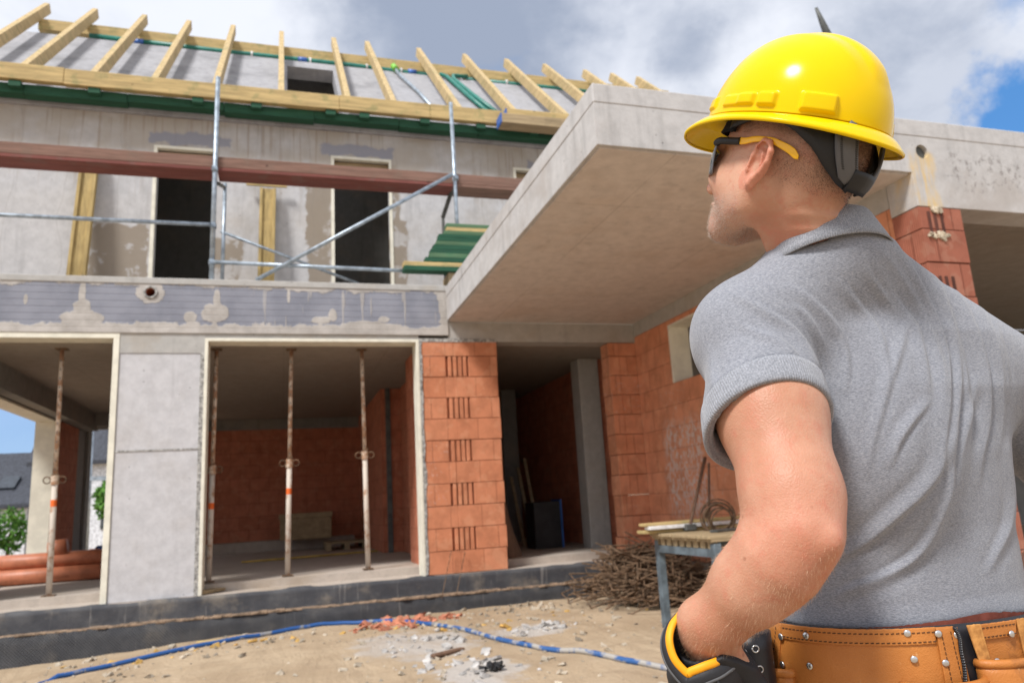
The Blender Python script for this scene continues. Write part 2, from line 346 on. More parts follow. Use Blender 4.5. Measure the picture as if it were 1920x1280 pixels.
# soil
t = NT('soil', .95, .15, world=True); n1 = t.noise(.9, 8, .62); n2 = t.noise(7, 8, .7); n3 = t.noise(40, 4, .7); n4 = t.noise(1.7, 7, .65, stretch=(1, 2.6, 1), off=(4, 2, 0))
col = t.mix(t.ramp(n1, .35, .65), (.37, .275, .18), (.47, .365, .25)); col = t.mix(t.ramp(n4, .52, .68, 0, .6), col, (.33, .245, .165)); col = t.mix(t.ramp(n3, .5, .75, 0, .5), col, (.26, .2, .14)); col = t.mix(t.ramp(n2, .58, .75, 0, .5), col, (.60, .49, .36))
q = t.sep(); wob = t.noise(3, 6, .65)
for (cx, cy, rx, ry) in [(1.1, 6.9, .55, .8), (1.35, 5.5, .35, .5), (2.2, 6.9, .4, .35)]:
    dx = t.math('DIVIDE', t.math('SUBTRACT', q[0], cx), rx); dy = t.math('DIVIDE', t.math('SUBTRACT', q[1], cy), ry)
    d = t.math('ADD', t.math('ADD', t.math('MULTIPLY', dx, dx), t.math('MULTIPLY', dy, dy)), t.math('MULTIPLY', t.math('SUBTRACT', wob, .5), 3.5))
    col = t.mix(t.ramp(d, .5, 1.1, .75, 0), col, (.47, .45, .43))
rt = t.noise(2.2, 4, .55, stretch=(1, .35, 1), dist=1.2); col = t.mix(t.ramp(rt, .45, .62, 0, .35), col, (.36, .27, .18)); t.color(col); t.bump(rt, .7, .06); t.bump(n2, .8, .03); t.bump(n3, .6, .008); MAT['soil'] = t.m
# membranes
def membrane(name, dimple):
    t = NT(name, .55 if dimple else .7, .35, world=True); n = t.noise(4, 7, .65); n2 = t.noise(5, 4, .6, stretch=(4, 1, .25)); q = t.sep()
    col = t.mix(t.ramp(n, .35, .75), (.050, .052, .060), (.095, .095, .10)); col = t.mix(t.ramp(n2, .6, .75, 0, .45), col, (.33, .31, .29))
    d2 = t.noise(3, 6, .6, off=(7, 7, 7)); col = t.mix(t.ramp(d2, .52, .72, 0, .5 if not dimple else .25), col, (.30, .255, .20))
    t.color(col)
    if dimple: t.bump(t.math('MULTIPLY', t.math('SINE', t.math('MULTIPLY', q[0], 2*math.pi/.03)), t.math('SINE', t.math('MULTIPLY', q[2], 2*math.pi/.03))), 1.0, .008)
    t.bump(n, .6, .02); MAT[name] = t.m
membrane('membrane_dimple', True); membrane('membrane_black', False)
t = NT('hose_blue', .6, .35); n = t.noise(7, 6, .6); t.color(t.mix(t.ramp(n, .44, .56), (.03, .10, .28), (.36, .34, .31))); t.bump(n, .4, .01); MAT['hose_blue'] = t.m
t = NT('hose_blue_clean', .5, .35); n = t.noise(7, 6, .6); t.color(t.mix(t.ramp(n, .56, .66), (.02, .085, .27), (.26, .26, .26))); MAT['hose_blue_clean'] = t.m

# ============================================================ GROUND
def gh(x, y):
    h = .035*mn.noise(Vector((x*.45, y*.45, 3))) + .02*mn.noise(Vector((x*1.7, y*1.7, 1))) + .008*mn.noise(Vector((x*6, y*6, 5)))
    base = .02 + .05*min(max((x+2.5)/4, 0), 1)*min(max((y-3)/4, 0), 1) - .075*min(max((-x-.6)/2, 0), 1)*min(max((y-5)/2, 0), 1)
    return base + h
xs = np.concatenate([[-900, -200, -60, -20, -8], np.arange(-4, 7.01, .07), [9, 20, 60, 200, 900]]); ys = np.concatenate([[-900, -100, -20, -4], np.arange(-1, 9.4, .07), [11, 16, 30, 80, 300, 1200]])
V = []; 
for yv in ys:
    for xv in xs:
        ins = -4.01 < xv < 7.02 and -1.01 < yv < 9.4
        V.append((xv, yv, gh(xv, yv)-.0 if ins else (-.02 if abs(xv) < 30 else -.1)))
nx = len(xs); F = [(j*nx+i, j*nx+i+1, (j+1)*nx+i+1, (j+1)*nx+i) for j in range(len(ys)-1) for i in range(nx-1)]
g = mesh_obj('ground', V, F, MAT['soil'], None, True); tag(g, kind='structure')

# ============================================================ HOUSE (ground floor)
YF = 8.81; XS = 1.92; XW = 4.443; YS = 4.07; YU = 10.3
house = empty('house', (2, YF, 0), 'unfinished two storey concrete and orange block house with open rafters', 'building')
def H(mb, name, m, parent=house, **k): return mb.build(name, MAT[m], parent, **k)
def HO(mb, name, m, label, **k): return tag(H(mb, name, m, **k), label)
# floor slab and floors
H(MB().box((-4.2, 8.78, -.25), (15.2, 16.6, .436)).box((-3.9, 9.15, .436), (4.2, 16.55, .52)), 'floor_slab', 'concrete_floor')
H(MB().box((4.455, 4.085, -.25), (15.2, 8.77, .433)), 'terrace_floor', 'concrete_floor')
# facade, ground floor: concrete pier, lintel, brick pier
H(MB().box((-1.70, YF+.003, .437), (-.86, YF+.26, 3.02), .004), 'concrete_pier', 'concrete_panel')
H(MB().box((-1.765, YF-.004, 3.02), (-.84, YF+.255, 3.25)), 'pier_head', 'concrete_lintel')
H(MB().box((-.885, YF-.006, .44), (-.842, YF+.01, 3.03)), 'mortar_joint', 'mortar_grey')
H(MB().box((-1.72, YF-.003, 1.955), (-.865, YF+.1, 1.972)), 'panel_joint', 'mortar_grey')
H(wall_mb('y', YF-.02, YF+.27, -4.2, 1.93, 3.245, 3.80, [(-1.475, -1.36, 3.645, 3.76)]), 'edge_insulation', 'insulation_band')
mb = MB(); mb.ring((-1.417, YF-.022, 3.702), (0, 1, 0), .062, .014, 24, 8); H(mb, 'mortar_collar', 'mortar_grey')
mb = MB(); mb.tube([(-1.417, YF-.03, 3.702), (-1.417, YF+.4, 3.702)], .056, 20, cap=False); H(mb, 'pipe_stub', 'pipe_orange')
H(MB().box((-4.2, YF-.03, 3.80), (1.93, YF+.6, 3.872), .006), 'slab_edge', 'concrete_lintel')
H(MB().box((1.93, YF, 3.17), (XW+.25, YF+.255, 3.41)), 'lintel_beam', 'concrete_lintel')
H(MB().box((1.56, YF-.008, 3.16), (2.55, YF+.2, 3.205)), 'mortar_bed', 'mortar_grey')
# left jamb region (left of the frame)
H(wall_mb('y', YF, YF+.25, -4.2, -3.4, .437, 3.245), 'facade_wall', 'concrete_panel')
# brick pier with combed blocks
mb = MB(); x0, x1 = 1.60, 2.545; zz = .44; i = 0
while zz < 3.15:
    z2 = min(zz+.2545, 3.165); j = random.uniform(-.004, .004); xr = x1+random.uniform(-.012, .012)
    if i % 2 == 1:
        mb.box((x0, YF+j, zz+.002), (1.885, YF+.25, z2-.002), .003); mb.box((2.17, YF+j, zz+.002), (xr, YF+.25, z2-.002), .003)
        mb.box((1.885, YF+.05, zz+.002), (2.17, YF+.25, z2-.002))
        for k in range(4): a = 1.917+k*.062; mb.box((a, YF+.002+j, zz+.003), (a+.042, YF+.05, z2-.003), .002)
    else:
        xm = 1.97+random.uniform(-.03, .03); mb.box((x0, YF+j, zz+.002), (xm-.002, YF+.25, z2-.002), .003); mb.box((xm, YF+j*.5, zz+.002), (xr, YF+.25, z2-.002), .003)
    zz += .2545; i += 1
HO(mb, 'brick_pier', 'brick_front', 'orange clay block pier with combed slots')
# ragged mortar line against the white frame
mb = MB()
for k in range(60):
    z = .45+k*.0455; wv = .012+.035*abs(mn.noise(Vector((3, 1, z*2.3))))+.008*random.random(); mb.box((1.563, YF-.009, z), (1.575+wv, YF+.03, z+.0455))
H(mb, 'mortar_seam', 'mortar_grey')
# cream opening frames
def frame(x0, x1, z0, z1, y0, y1, wd, parent=house, left=True, name='opening_frame'):
    mb = MB()
    if left: mb.box((x0, y0, z0), (x0+wd, y1, z1-wd), .003)
    mb.box((x1-wd, y0, z0), (x1, y1, z1-wd), .003); mb.box((x0, y0, z1-wd), (x1, y1, z1), .003)
    return mb.build(name, MAT['frame_cream'], parent)
frame(-3.4, -1.702, .437, 3.243, YF-.012, YF+.25, .06)
frame(-.842, 1.563, .437, 3.19, YF-.012, YF+.25, .035)
H(MB().box((-.84, YF+.0, 3.19), (1.563, YF+.25, 3.244)), 'lintel_board', 'concrete_lintel')
# ceiling slab, terrace slab
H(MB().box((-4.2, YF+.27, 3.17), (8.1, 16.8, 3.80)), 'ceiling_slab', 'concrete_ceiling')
H(MB().box((-4.2, YF+.6, 3.80), (8.1, 16.8, 3.868)), 'upper_floor_slab', 'concrete_floor')
# cantilevered slab with casting ridges
mb = MB(); HX, HZ, HR = 4.575, 3.60, .056
mb.box((XS, YS+.22, 3.425), (15, YF-.03, 3.72), .004); w_ = wall_mb('y', YS, YS+.2195, XS, 15, 3.425, 3.72, [(HX-.08, HX+.08, HZ-.08, HZ+.08)]); mb.add(w_.v, w_.f); mb.box((XS-.003, YS-.003, 3.7205), (15, YF-.02, 3.86), .008)
an = np.linspace(0, 2*math.pi, 33)[:-1]; o_ = [(HX+.08*max(-1, min(1, math.cos(t_)*1.42)), YS, HZ+.08*max(-1, min(1, math.sin(t_)*1.42))) for t_ in an]; c0 = [(HX+HR*math.cos(t_), YS, HZ+HR*math.sin(t_)) for t_ in an]; c1 = [(a, YS+.19, c) for a, b, c in c0]
mb.add(o_+c0+c1, [(k, (k+1) % 32, 32+(k+1) % 32, 32+k) for k in range(32)]+[(32+k, 32+(k+1) % 32, 64+(k+1) % 32, 64+k) for k in range(32)]+[tuple(range(64, 96))])
HO(mb, 'cantilever_slab', 'concrete_slab', 'long cantilevered concrete slab over the entrance')
H(MB().box((XS+.03, YS+.03, 3.415), (XW-.003, YF-.002, 3.4235)), 'slab_soffit', 'concrete_soffit')
H(MB().box((XW+.26, YS+.26, 3.412), (14.9, YF-.002, 3.4215)), 'terrace_soffit', 'concrete_ceiling')
H(MB().box((XW-.002, YS+.26, 3.24), (XW+.255, YF-.003, 3.4245)), 'wing_beam', 'concrete_lintel')
fb = H(MB().box((XW, YS-.0015, 3.16), (15, YS+.257, 3.4245), .002), 'front_beam', 'concrete_slab')
H(MB().tube([(HX, YS+.03, HZ), (HX, YS+.185, HZ)], [HR-.004, HR-.004], 24), 'drain_hole_shade', 'steel_dark')  # capped dark tube stands in for the shade deep in the drain hole
# wing wall
WIN = (7.10, 7.90, 2.476, 3.18)
H(wall_mb('x', XW+.004, XW+.25, YS+.257, YF-.003, .435, 3.24, [WIN]), 'wing_wall', 'brick_wing')
mb = MB().box((XW-.004, 7.865, 2.476), (XW+.255, 7.898, 3.178)).box((XW-.004, 7.102, 2.476), (XW+.255, 7.135, 3.178)).box((XW-.004, 7.135, 3.15), (XW+.255, 7.865, 3.178)); H(mb, 'window_frame', 'frame_cream')
# corner column of the wing
mb = MB(); zz = .44; i = 0
while zz < 3.15:
    z2 = min(zz+.2545, 3.158); j = random.uniform(-.006, .004)
    mb.box((XW+.003, YS+.003+j, zz+.002), (4.84+random.uniform(-.008, .01), YS+.255, z2-.003), .003)
    zz += .2545
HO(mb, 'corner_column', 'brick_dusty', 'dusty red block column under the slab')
mb = MB()
def lump(mb, c, s):
    B_ = MB().box((-1, -1, -1), (1, 1, 1), .35); mb.add(np.array(B_.v)*np.array(s)*(1+.2*RNG.normal(size=(24, 1))) @ rotm(0, RNG.random()*3, 0).T+np.array(c), B_.f)
for k in range(34): lump(mb, (random.gauss(4.59, .035), YS-.006-.006*random.random(), 2.935+random.gauss(0, .012)), (.013, .008, .009))
H(mb, 'mortar_splash', simple('mortar_pale', (.58, .50, .38), .95, var=.2, vs=20, bump=.5) and 'mortar_pale'); mb = MB()
for k in range(0): lump(mb, (4.612+random.gauss(0, .003), YS-.002-.003*random.random(), 2.86-k*.022), (.005, .003, .014))
for k in range(30): lump(mb, (4.56+random.random()*.09, YS-.004-.006*random.random(), 3.12+.03*random.random()), (.012, .007, .012))
H(mb, 'mortar_splash', 'mortar_pale')
simple('slot_shade', (.10, .04, .03), .95)  # dark plates on the column face paint the shade inside open slots
for z_ in (2.955, 2.46):
    for x_ in (4.515, 4.572, 4.632): H(MB().box((x_, YS-.0045, z_), (x_+.026, YS+.002, z_+.165)), 'slot_shade_plate', 'slot_shade')
# small pier left of the wing corner
mb = MB(); zz = .44; i = 0
while zz < 3.15:
    z2 = min(zz+.2545, 3.165); j = random.uniform(-.003, .003)
    mb.box((4.06+random.uniform(-.012, .01), YF+j, zz+.002), (4.20, YF+.25, z2-.002), .003); mb.box((4.203, YF+j+.006, zz+.002), (XW+.2, YF+.25, z2-.002), .003); zz += .2545
HO(mb, 'door_pier', 'brick_wing', 'narrow orange block pier right of the doorway')
# side and back walls
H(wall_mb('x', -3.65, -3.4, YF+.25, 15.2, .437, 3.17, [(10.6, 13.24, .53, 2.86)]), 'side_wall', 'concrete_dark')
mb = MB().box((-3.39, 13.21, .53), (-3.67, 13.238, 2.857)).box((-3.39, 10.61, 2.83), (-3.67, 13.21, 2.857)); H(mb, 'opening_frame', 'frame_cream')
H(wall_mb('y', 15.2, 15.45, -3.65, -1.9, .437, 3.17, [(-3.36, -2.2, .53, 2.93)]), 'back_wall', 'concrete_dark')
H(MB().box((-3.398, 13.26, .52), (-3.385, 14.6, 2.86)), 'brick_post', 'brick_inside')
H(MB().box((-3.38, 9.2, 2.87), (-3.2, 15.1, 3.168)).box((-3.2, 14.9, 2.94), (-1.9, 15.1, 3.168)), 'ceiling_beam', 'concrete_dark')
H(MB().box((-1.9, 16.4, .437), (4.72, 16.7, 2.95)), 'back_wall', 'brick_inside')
H(MB().box((-1.9, 16.38, 2.952), (4.72, 16.7, 3.168)), 'ring_beam', 'concrete_dark')
H(MB().box((-1.9, 16.0, .52), (1.4, 16.38, .72)), 'floor_step', 'concrete_floor')
# partition walls
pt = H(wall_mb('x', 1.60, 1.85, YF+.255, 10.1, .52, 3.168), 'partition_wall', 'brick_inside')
mb = MB().box((1.75, 12.5, .52), (2.2, 12.75, 3.168)); 
for z in np.arange(.8, 3.0, .51):
    for k in range(4): mb.box((1.84+k*.06, 12.47, z), (1.875+k*.06, 12.52, z+.22))
H(mb, 'partition_wall', 'brick_inside'); H(wall_mb('x', 1.55, 1.75, 12.5, 16.4, .52, 3.168), 'partition_wall', 'brick_inside')
H(MB().box((1.62, 12.46, .52), (1.70, 12.5, 3.168)), 'conduit', 'steel_dark')
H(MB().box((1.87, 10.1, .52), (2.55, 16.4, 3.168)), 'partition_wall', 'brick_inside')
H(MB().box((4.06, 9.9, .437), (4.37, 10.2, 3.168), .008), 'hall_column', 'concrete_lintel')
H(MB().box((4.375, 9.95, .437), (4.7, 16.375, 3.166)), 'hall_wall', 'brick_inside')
H(MB().box((3.72, 12.8, .437), (4.0, 13.1, 3.168), .006), 'inner_column', 'concrete_dark')
H(MB().box((4.1, 10.5, .52), (4.4, 16.4, .524)), 'hall_screed', 'concrete_floor')
H(wall_mb('y', YF+.01, YF+.26, XW+.25, 15, .43, 3.41), 'terrace_wall', 'concrete_dark')
# foundation with its membranes
def wavy(y0, z0, z1, x0, x1, amp, name, m, thick=.3, rows=5):
    V = []; n = int((x1-x0)/.06)
    for i in range(n+1):
        x = x0+(x1-x0)*i/n
        for k in range(rows+1):
            z = z0+(z1-z0)*k/rows; e = amp*mn.noise(Vector((x*1.1, z*4, y0)))+amp*.4*mn.noise(Vector((x*5, z*9, 2)))
            V.append((x, y0+e, z+(.014*mn.noise(Vector((x*3, 1, 4))) if k == rows else 0)))
        V.append((x, y0+thick, z1-.004))
    F = [(i*(rows+2)+k, (i+1)*(rows+2)+k, (i+1)*(rows+2)+k+1, i*(rows+2)+k+1) for i in range(n) for k in range(rows+1)]
    return H(MB().add(V, F), name, m, smooth=True)
wavy(YF-.055, .2, .436, -4.2, 3.75, .010, 'base_membrane', 'membrane_black')
wavy(YF-.20, -.25, .228, -4.2, 3.6, .03, 'dimpled_membrane', 'membrane_dimple')
H(MB().box((-4.2, YF-.17, -.3), (3.55, YF-.02, .2)), 'footing', 'concrete_lintel')
mb = MB(); x = -4.2
while x < 3.6: mb.box((x, YF-.20+random.uniform(-.006, .006), .222), (x+.09, YF-.03, .232+random.uniform(0, .014)), .003); x += .088
H(mb, 'ledge_soil', simple('soil_dark', (.27, .19, .13), .95, var=.3, vs=15, bump=.6) and 'soil_dark')
# ============================================================ HOUSE (upper floor and roof)
holes = [(-1.665, -.93, 3.9, 6.17), (.665, 1.48, 3.9, 6.21), (3.42, 4.2, 4.0, 6.24), (6.4, 7.2, 4.0, 6.24)]
H(wall_mb('y', YU, YU+.24, -4.2, 8.1, 3.868, 6.62, holes), 'upper_wall', 'concrete_upper')
for h in holes[:3]:
    mb = MB().box((h[0]-.03, YU-.012, h[2]), (h[0]+.014, YU+.06, h[3]+.03)).box((h[1]-.012, YU-.012, h[2]), (h[1]+.025, YU+.06, h[3]+.03)).box((h[0]+.014, YU-.012, h[3]-.01), (h[1]-.012, YU+.06, h[3]+.03))
    wf = H(mb, 'window_frame', 'frame_cream'); H(MB().box((h[0]+.015, YU+.10, h[3]-.15), (h[1]-.013, YU+.14, h[3]-.012)), 'blind_box', 'timber_old', parent=wf)
H(MB().box((-4.2, YU-.06, 6.62), (8.1, YU+.3, 6.80), .006), 'wall_plate_beam', 'concrete_roof')
H(wall_mb('x', -4.2, -3.96, YU+.24, 16.8, 3.868, 6.62), 'upper_side_wall', 'concrete_upper'); H(wall_mb('x', 7.86, 8.1, YU+.24, 16.8, 3.868, 6.62), 'upper_side_wall', 'concrete_upper')
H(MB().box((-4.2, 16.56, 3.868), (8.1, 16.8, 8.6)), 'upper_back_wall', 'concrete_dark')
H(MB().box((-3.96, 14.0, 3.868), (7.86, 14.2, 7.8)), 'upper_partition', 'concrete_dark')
# roof frame: unit vectors of the slope
PA = rad(44.07); SD = np.array([0, math.cos(PA), math.sin(PA)]); SN = np.array([0, -math.sin(PA), math.cos(PA)]); R0 = np.array([0, 10.02, 6.99])
def RP(x, s, n=0.0): return np.array([x, 0, 0])+R0+SD*s+SN*n
KS = 1.169
# sloping concrete roof slab with one rectangular opening
def roofslab(holes, x0, x1, s0, s1, n0, n1):
    mb = wall_mb('y', 0, 1, x0, x1, s0, s1, holes); V = [RP(v[0], v[2], n0 if v[1] == 0 else n1) for v in mb.v]; return MB().add(V, [f[::-1] for f in mb.f])
H(roofslab([(.03, .82, .15, 3.15)], -4.2, 8.1, .10, 3.62, -.52, -.30), 'roof_slab', 'concrete_roof')
H(MB().box((-4.2, 12.72, 9.05), (8.1, 13.0, 9.33)), 'roof_slab_top', 'concrete_roof') if False else None
raf_x = [-3.98, -3.26, -2.44, -1.70, -.93, -.055, .875, 1.55, 2.55, 3.47, 4.38, 5.22, 6.1, 6.7, 7.3]
tops = {0: 4.15}
for i, x in enumerate(raf_x):
    mb = MB().beam(RP(x, .06+.03*random.random(), -.075), RP(x+random.uniform(-.02, .02), 4.62-max(0, (i-8))*.045+random.uniform(-.04, .04), -.075), .085, .17, SN, .004)
    H(mb, 'rafter', 'timber_rafter')
H(MB().box((-4.4, 13.05, 8.86+.43), (8.3, 13.14, 9.50), .004), 'purlin', 'timber') if False else None
pc = RP(0, 3.93, -.25); H(MB().box((-4.0, pc[1]-.06, pc[2]-.10), (7.9, pc[1]+.08, pc[2]+.10), .005), 'purlin', 'timber')
for x in (-3.2, -2.48, 2.3, 6.3): H(MB().box((x, pc[1]-.02, pc[2]-.55), (x+.11, pc[1]+.07, pc[2]-.102)), 'purlin_post', 'timber')
# unseen far slope and gables, added to close the roof and keep the attic dark
top_ = RP(0, 3.62, -.3); mb = MB(); V_ = []
for x in (-4.2, 8.1): V_ += [(x, top_[1]+.02, top_[2]), (x, 16.8, 8.55), (x, 16.8, 8.35), (x, top_[1]+.02, top_[2]-.2)]
H(mb.add(V_, [(0, 1, 5, 4), (1, 2, 6, 5), (2, 3, 7, 6), (3, 0, 4, 7), (0, 3, 2, 1), (4, 5, 6, 7)]), 'back_slope', 'concrete_roof')
for x in (-4.19, 7.87):
    V_ = [(x+e, y, z) for e in (0, .22) for (y, z) in ((YU+.25, 6.62), (16.55, 6.62), (16.55, 8.34), (top_[1], top_[2]-.22), (YU+.25, 6.9))]; H(MB().add(V_, [(0, 1, 2, 3, 4), (9, 8, 7, 6, 5), (0, 5, 6, 1), (1, 6, 7, 2), (2, 7, 8, 3), (3, 8, 9, 4), (4, 9, 5, 0)]), 'gable', 'concrete_dark')
# eave: yellow fascia, green board below, green lookouts
mb = MB(); xe = -4.4; segs = [-4.4, -2.73, .74, 2.05, 8.2]
for a, b in zip(segs[:-1], segs[1:]): dz = random.uniform(-.006, .006); mb.box((a+.002, 9.93, 6.785+dz), (b-.002, 10.03, 7.005+dz), .006)
H(mb, 'eave_beam', 'timber')
mb = MB(); xx = -4.4
while xx < 8: mb.box((xx, 10.035, 6.655+.012*math.sin(xx*2.1)), (xx+1.195, 10.20, 6.782), .004); xx += 1.2
H(mb, 'eave_board', 'timber_green')
for i, x in enumerate([-3.35, -2.45, -1.2, -.45, .55, 1.02, 1.9, 2.75, 3.6, 4.6, 5.6]):
    H(MB().box((x, 9.95, 6.70), (x+.14, 10.04, 6.775), .004), 'lookout_block', 'timber_green')
# services under the purlin
def services():
    y = pc[1]-.12; z = pc[2]-.19
    p = empty('vent_pipe', (0, y, z), 'long green plastic pipe clipped under the roof purlin', 'pipe')
    pts = [(-3.2, y, z+.02), (-1, y, z), (1.2, y, z+.01), (2.2, y, z-.02), (2.75, y, z-.02)]
    MB().tube(pts, .052, 12).build('pipe_run', MAT['pipe_green'], p, smooth=True)
    b = RP(2.95, 3.35, -.26); MB().tube([RP(2.85, 3.55, -.24), RP(2.95, 3.42, -.24), RP(3.08, 2.2, -.24), RP(3.25, .9, -.24)], .04, 10).tube([RP(3.4, 3.62, -.24), RP(3.1, 3.56, -.24), RP(3.06, 3.3, -.24), RP(3.2, 2.2, -.24), RP(3.42, .9, -.24)], .04, 10).build('pipe_bend', MAT['pipe_green'], p, smooth=True)
    MB().tube([(3.4, y, z-.02), (5.2, y, z), (6.9, y, z)], .05, 12).build('pipe_run', MAT['pipe_green'], p, smooth=True)
    for x in (-2.52, .22, 2.25, 4.52): MB().tube([(x, y-.004, z), (x+.16, y-.004, z)], .062, 12).build('coupling', MAT['blue_plastic'], p, smooth=True)
    for x in (-1.9, -.6, .42, 1.45, 2.1, 3.3, 4.2): MB().tube([(x, y-.003, z), (x+.035, y-.003, z)], .066, 12).build('clip', MAT['white_clip'], p)
    g = empty('grey_conduit', tuple(RP(2.1, 2, -.25)), 'thin grey conduit with green cap lying down the roof slab', 'pipe')
    MB().tube([RP(1.98, 3.5, -.22), RP(2.0, 3.2, -.24), RP(2.2, 2.0, -.25), RP(2.35, .5, -.25)], .03, 10).build('conduit_run', MAT['galvanised'], g, smooth=True)
    MB().tube([RP(1.95, 3.62, -.2), RP(1.99, 3.46, -.22)], .055, 12).build('end_cap', MAT['green_cap'], g, smooth=True)
services()
# antenna / mast behind the worker
a = P(1530, 15, 13.4); b = P(1552, 66, 13.4); d = (b-a); 
e_ = a+d*((a[2])/(-d[2])); mb = MB().tube([a, a+d*.5, a+d, a+d*2, e_], [.025, .05, .07, .08, .09], 10)
m_ = mb.build('mast', MAT['steel_dark'], None, smooth=True); tag(m_, 'thin dark tapered mast standing behind the yellow helmet', 'mast')
# timber bundle lying on the eave near the slab
e = empty('timber_beam', (3.4, 9.7, 6.66)); tag(e, 'upper yellow beam with blue painted end lying at the eave', 'timber beam', 'beams lying at the eave')
H(MB().box((3.17, 9.74, 6.83), (5.2, 9.92, 6.955), .006), 'shaft', 'timber', parent=e); H(MB().box((3.155, 9.742, 6.832), (3.17, 9.918, 6.953)), 'painted_end', 'blue_plastic', parent=e)
e = empty('timber_beam', (3.4, 9.6, 6.66)); tag(e, 'lower brown beam with blue painted end lying at the eave', 'timber beam', 'beams lying at the eave')
H(MB().box((3.06, 9.66, 6.67), (5.2, 9.90, 6.825), .006), 'shaft', 'timber_old', parent=e); H(MB().box((3.045, 9.662, 6.672), (3.06, 9.898, 6.823)), 'painted_end', 'blue_plastic', parent=e)

# ============================================================ SCAFFOLD ON THE TERRACE
sc_ = empty('scaffold', (.6, 9.1, 3.87), 'galvanised tube scaffold with red planks on the upper terrace', 'scaffold')
Y1, Y2 = 9.1, 9.83
def SP(mb, name, m): return mb.build(name, MAT[m], sc_, smooth=(m == 'galvanised'))
def T(p, q, r=.024, n=12): return MB().tube([p, q], r, n)
SP(T((-.822, Y1, 3.9), (-.805, Y1, 6.60), .028), 'standard', 'galvanised'); SP(T((-.76, Y2, 3.9), (-.75, Y2, 5.5), .024), 'standard', 'galvanised')
SP(T((2.182, Y1, 3.9), (2.162, Y1, 6.57), .026), 'standard', 'galvanised'); SP(T((2.15, Y2, 3.9), (2.15, Y2, 5.22), .022), 'standard', 'steel_dark')
SP(T((-5.3, Y1, 3.9), (-5.3, Y1, 6.6), .028), 'standard', 'galvanised')
SP(MB().tube([(-.78, Y1+.05, 5.2), (-.76, Y2, 5.45)], .024, 10), 'transom', 'steel_dark'); SP(MB().tube([(2.15, Y2, 5.2), (2.18, Y1+.1, 5.42)], .03, 10), 'transom', 'steel_dark')
SP(T((-5.3, Y1-.03, 4.63), (-.85, Y1-.03, 4.635)), 'guard_rail', 'galvanised')
SP(T((-.80, Y1-.03, 4.17), (2.2, Y1-.03, 4.13)), 'guard_rail', 'galvanised')
a = onY(480, 525, Y1-.06); b = onY(848, 327, Y1-.06); SP(T(a, b, .025), 'diagonal_brace', 'galvanised')
a = onY(414, 434, Y2); b = onY(672, 532, Y2); SP(T(a, b, .02), 'diagonal_brace', 'galvanised')
for x, z in ((2.18, 5.46), (-.815, 5.36), (-.815, 4.63), (-.82, 4.17)): SP(MB().box((x-.035, Y1-.05, z-.035), (x+.035, Y1+.04, z+.035), .012), 'coupler', 'galvanised')
for k, (xa, xb, za, zb) in enumerate([(-5.3, -.83, 0, 0), (-.79, 2.165, 0, 0), (2.2, 5.0, 0, 0)]):
    m = 'plank_red' if k < 2 else 'plank_worn'
    if 'plank_worn' not in MAT: woodmat('plank_worn', (.25, .145, .11), .5, 0, (.18, .125, .095))
    SP(MB().box((xa, Y1+.03, 5.405), (xb, Y1+.065, 5.545), .004), 'toe_board', 'plank_worn'); SP(MB().box((xa, Y1+.03, 5.36), (xb, Y1+.36, 5.402), .004), 'deck_plank', m)
# timber formwork beams standing against the upper wall
def hbeam(x, xb, z1, lab):
    e = empty('formwork_beam', (xb, 10.05, 3.87), lab, 'timber beam', 'formwork beams standing against the upper wall')
    a = np.array([xb, 10.0, 3.87]); b = np.array([x, 10.2, z1]); u = (0, 1, 0)
    for s in (-1, 1): MB().beam(a+np.array([s*.085, 0, 0]), b+np.array([s*.085, 0, 0]), .04, .09, u, .004).build('flange', MAT['timber_tall'], e)
    MB().beam(a, b, .13, .03, u).build('web', MAT['timber_tall'], e); return e
hbeam(-2.43, -2.47, 5.95, 'left yellow formwork beam standing between the wall edge and first window'); hbeam(-.22, -.235, 5.62, 'right yellow formwork beam standing between the two upper windows')
a = onY(462, 345, 10.2); b = onY(538, 350, 10.2); tag(MB().box((a[0], 10.17, a[2]-.02), (b[0], 10.21, a[2]+.025)).build('wood_batten', MAT['timber'], None), 'short wood batten across the top of the right formwork beam', 'batten')
# blue/green clutter seen inside the left upper window
tag(MB().box((-1.9, 12.2, 3.87), (-.9, 12.3, 4.75), .004).build('insulation_board', MAT['blue_plastic'] if False else simple('dull_blue', (.03, .06, .09)), None), 'dark blue board standing inside the left upper window', 'board')
tag(MB().box((-1.05, 12.0, 3.87), (-.93, 12.1, 4.85), .004).build('wood_board', MAT['timber_green'], None), 'green board standing inside the left upper window', 'board')
tag(MB().box((-1.2, 12.0, 3.87), (-1.09, 12.1, 4.85), .004).build('wood_board', MAT['pipe_orange'], None), 'orange board standing inside the left upper window', 'board')
